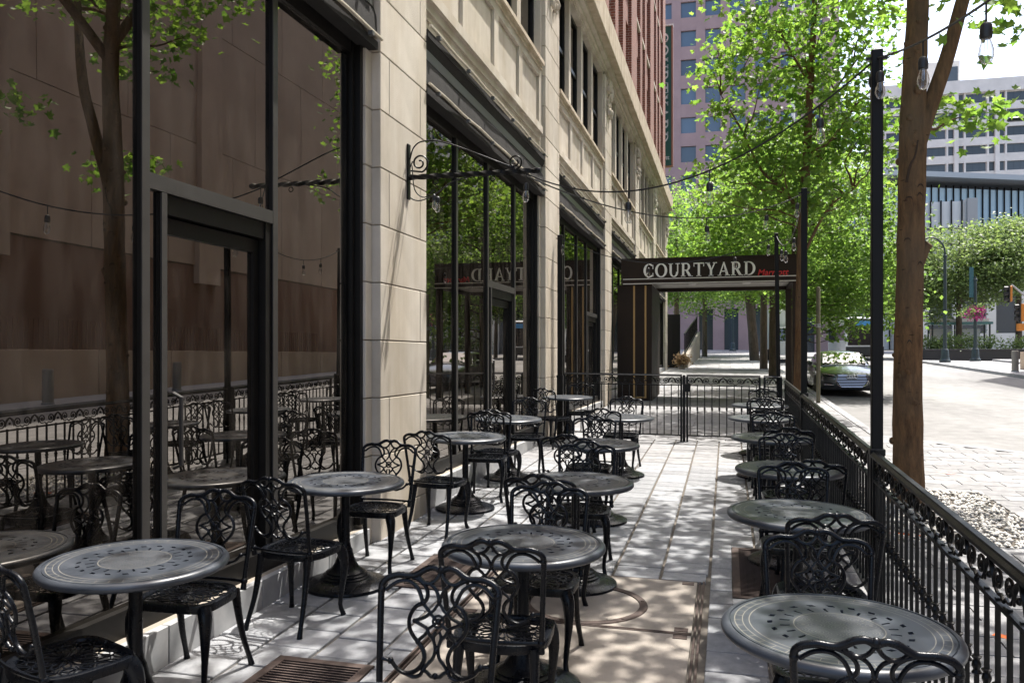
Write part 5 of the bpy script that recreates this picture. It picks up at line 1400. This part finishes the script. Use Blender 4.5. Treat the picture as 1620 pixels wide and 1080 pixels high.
# ---- ramp wall and railing left of the far pavement
rw=thing('ramp_wall','sloping concrete ramp wall with dark railing beyond the hotel corner','wall',(-1.9,46,gz(-1.9,46)))
a,b=on_ground(1068,572),None
pts=[(0,-3,0),(0,16,.3)]
MB().raw([(-.35,-3,-.5),(0,-3,-.5),(0,17,0),(-.35,17,0),(-.35,-3,.5),(0,-3,.5),(0,17,2.3),(-.35,17,2.3)],[(0,3,2,1),(4,5,6,7),(0,1,5,4),(1,2,6,5),(2,3,7,6),(3,0,4,7)]).build('wall',M['mortar'],rw,0)
for k in range(26):
    y=-2.6+k*.75; z=.5+1.8*(y+3)/20; MB().box(-.19,-.16,y-.015,y+.015,z-.02,z+1.15).build('railing_bar',M['fence'],rw,0)
for h in (.15,1.12): MB().tube([(-.175,-2.8,.5+h),(-.175,16.9,2.3+h)],.03,6).build('railing_rail',M['fence'],rw)
MB().box(-1.9,-.36,-3.1,-3.0,-.2,2.6).build('end_gate',M['fence'],rw,0)
sr=thing('stone_shrub','small tan dried shrub in a stone tub at the hotel corner','plant',(-2.15,42.3,gz(-2.15,42.3)))
MB().lathe([(.16,0),(.20,.18),(.16,.2)],12).build('tub',M['concrete'],sr)
put('shrub',leaves('shrub',[(random.gauss(0,.12),random.gauss(0,.12),random.uniform(.22,.62)) for _ in range(40)],14,.10,.12,leaf_mat('dry_leaf',(.25,.16,.08),(.40,.28,.15),(1,1,1),.3),'kite',.9,1.2),sr)
# ================================================================== vehicles
def loft(b,secs,close=True):
    n=len(secs[0]); base=len(b.v)
    vs=[p for s in secs for p in s]; fs=[]
    for i in range(len(secs)-1):
        for k in range(n-1): fs.append((i*n+k,i*n+k+1,(i+1)*n+k+1,(i+1)*n+k))
    if close: fs.append(tuple(range(n-1,-1,-1))); fs.append(tuple((len(secs)-1)*n+k for k in range(n)))
    b.raw(vs,fs)
def car(label,x,y,rz=0):
    r=thing('parked_car',label,'car',(x,y,gz(x,y)-.145),rz)
    def sec(yy,zb,w,zm,zbelt,wt,zt,cr):
        h=[(0,zb),(w*.80,zb),(w*.96,zb+.10),(w,zm),(w*.985,zbelt-.05),(wt+.03,zbelt),(wt*.75,zt),(wt*.35,zt+cr*.8),(0,zt+cr)]
        return [(-p,yy,z) for p,z in h[::-1]][:-1]+[(p,yy,z) for p,z in h]
    S=[(-.03,.34,.46,.46,.58,.36,.60,.005),(0.0,.26,.62,.46,.63,.50,.645,.01),(.06,.22,.76,.48,.66,.62,.675,.012),(.18,.20,.86,.52,.70,.72,.715,.02),(.42,.18,.915,.56,.755,.79,.785,.03),(.85,.18,.925,.60,.82,.82,.86,.035),(1.40,.18,.925,.62,.895,.84,.935,.035),
       (1.9,.18,.925,.62,.93,.86,.95,.02),(3.5,.18,.925,.62,.96,.86,.97,.02),(4.1,.18,.915,.62,.97,.82,.985,.02),(4.5,.24,.87,.62,.97,.74,.985,.02),(4.68,.34,.78,.62,.93,.6,.94,.01)]
    b=MB(); loft(b,[sec(*s) for s in S]); b.build('body',M['carpaint'],r,38)
    # greenhouse
    def gsec(yy,w0,w1,z1,zb): h=[(w0,zb),(w1+.02,z1-.06),(w1-.06,z1-.01),(w1*.5,z1+.012),(0,z1+.015)]; return [(-p,yy,z) for p,z in h]+[(p,yy,z) for p,z in h[::-1]][1:]
    G=[(1.30,.74,.72,.95,.90),(1.75,.77,.66,1.16,.92),(2.12,.78,.60,1.335,.93),(2.6,.78,.58,1.385,.94),(3.1,.78,.58,1.375,.94),(3.6,.77,.56,1.29,.95),(4.25,.72,.60,1.02,.96)]
    b=MB(); loft(b,[gsec(*g) for g in G]); cabin=b.build('cabin',M['carpaint'],r,38)
    ws=[(-.64,1.40,.985),(.64,1.40,.985),(.55,2.07,1.315),(-.55,2.07,1.315)]
    MB().prism(ws,(0,-.022,.026)).build('windscreen',M['glass_car'],r,0)
    for s in (-1,1):
        q=[(s*.772,1.72,.955),(s*.772,3.5,.975),(s*.63,3.2,1.29),(s*.64,2.2,1.29)]
        MB().prism(q if s<0 else q[::-1],(s*.03,0,.012)).build('side_window',M['glass_car'],r,0)
        m=MB().ball((s*1.0,1.72,1.0),.12,10,6,.75); m.build('mirror',M['carpaint'],r)
        # headlights
        q=[(s*.47,-.012,.585),(s*.80,.10,.60),(s*.84,.22,.695),(s*.56,.03,.655)]
        hl=MB().prism(q if s>0 else q[::-1],(0,-.05,.02)).build('headlight',M['glass_car'],r,0)
        MB().tube([(s*.49,-.072,.645),(s*.66,-.01,.672),(s*.82,.12,.70)],.012,6).build('light_strip',M['chrome'],hl)
        q=[(s*.50,-.02,.30),(s*.78,.055,.30),(s*.80,.07,.46),(s*.56,-.02,.42)]
        MB().prism(q if s>0 else q[::-1],(0,-.03,.0)).build('air_intake',M['plastic'],r,0)
        MB().tube([(s*.52,-.06,.36),(s*.78,.02,.37)],.010,6).build('intake_blade',M['chrome'],r)
        for yy in (.92,3.72):
            w=put('wheel',MB().lathe([(.20,-.10),(.31,-.11),(.335,-.08),(.335,.08),(.31,.11),(.20,.10)],24).xf(Matrix.Rotation(R(90),4,'Y')).mesh('tyre',M['rubber']),r,(s*.83,yy,.335))
            MB().lathe([(.205,-.09),(.21,.095),(.10,.075),(.05,.10)],14).xf(Matrix.Rotation(R(90*s),4,'Y')).build('rim',M['galv'],w)
    fr=[(-.40,.36),(-.46,.50),(-.40,.655),(.40,.655),(.46,.50),(.40,.36),(.30,.30),(-.30,.30)]
    MB().prism([(p,-.035,z) for p,z in fr],(0,-.02,0)).build('grille',M['plastic'],r,0)
    MB().tube([(p,-.062,z) for p,z in fr],.014,6,True).build('grille_frame',M['chrome'],r,0)
    for k in range(7):
        z=.345+k*.047; w=.33+.10*min(1,(z-.30)/.15) if z<.45 else .45-.05*(z-.5)/.15
        MB().tube([(-w+.02,-.066,z),(w-.02,-.066,z)],.010,6).build('grille_bar',M['chrome'],r)
    em=MB()
    for k in range(4): em.tube([(-.105+.07*k+.048*math.cos(a),-.088,.615+.048*math.sin(a)) for a in np.linspace(0,2*math.pi,17)[:-1]],.0085,6,True)
    em.build('emblem',M['chrome'],r)
    return r
p=on_ground(1332,608); car('grey four-door car parked at the kerb facing the patio',3.62,27.0,R(1.5))
# ---- white box truck farther up the kerb
t=thing('box_truck','white box truck parked at the kerb beyond the canopy','truck',(3.85,57.0,gz(3.85,57.0)-.145))
MB().cbox(-1.2,1.2,1.9,8.6,.95,3.55,.04).build('cargo_box',M['bus'],t,0)
MB().box(-1.22,-1.20,4.0,4.9,1.1,3.0).build('side_door',M['paleconc'],t,0)
MB().raw([(-1.05,0,.5),(1.05,0,.5),(1.05,1.85,.5),(-1.05,1.85,.5),(-1.05,0,1.35),(1.05,0,1.35),(1.0,.55,2.35),(-1.0,.55,2.35),(1.0,1.85,2.4),(-1.0,1.85,2.4)],[(0,3,2,1),(0,1,5,4),(4,5,6,7),(7,6,8,9),(1,2,8,6,5),(2,3,9,8),(3,0,4,7,9)]).build('cab',M['bus'],t,0)
MB().prism([(-.9,.03,1.42),(.9,.03,1.42),(.88,.50,2.25),(-.88,.50,2.25)],(0,-.03,.012)).build('windscreen',M['glass_car'],t,0)
for s in (-1,1):
    q=[(s*1.03,.35,1.4),(s*1.03,1.4,1.4),(s*1.0,1.4,2.2),(s*1.0,.65,2.2)]; MB().prism(q if s<0 else q[::-1],(s*.03,0,0)).build('side_window',M['glass_car'],t,0)
    MB().cbox(s*.75-.14,s*.75+.14,-.04,.02,.75,.95,.02).build('headlight',M['chrome'],t,0)
    for yy in (.95,5.6,6.7): MB().lathe([(.2,-.14),(.42,-.14),(.45,-.1),(.45,.1),(.42,.14),(.2,.14)],20).xf(Matrix.Rotation(R(90),4,'Y')).build('wheel',M['rubber'],t,40,(s*.95,yy,.45))
MB().box(-.9,.9,1.9,8.5,.6,.94).build('chassis',M['plastic'],t,0)
# ---- bus waiting beyond the crossing
bp=on_y(1368,560,64); bus=thing('city_bus','dark-fronted city bus with blue display beyond the parked car','bus',(bp.x,64,gz(bp.x,64)-.15))
MB().cbox(-1.25,1.25,.02,11,.4,3.1,.08).build('body',M['bus'],bus,0)
MB().prism([(-1.12,-.02,1.1),(1.12,-.02,1.1),(1.12,-.02,2.95),(-1.12,-.02,2.95)],(0,.04,0)).build('windscreen',M['glass_car'],bus,0)
MB().box(-.7,.7,-.05,-.021,2.5,2.85).build('display',M['blue'],bus,0); MB().box(-1.26,1.26,-.02,.018,.4,1.0).build('bumper',M['plastic'],bus,0)
for s in (-1,1):
    MB().box(s*1.25-.02,s*1.25+.02,.8,10.5,1.5,2.6).build('side_window',M['glass_car'],bus,0)
    for yy in (1.8,8.5): MB().lathe([(.2,-.14),(.45,-.14),(.48,-.1),(.48,.1),(.45,.14),(.2,.14)],20).xf(Matrix.Rotation(R(90),4,'Y')).build('wheel',M['rubber'],bus,40,(s*1.1,yy,.48))
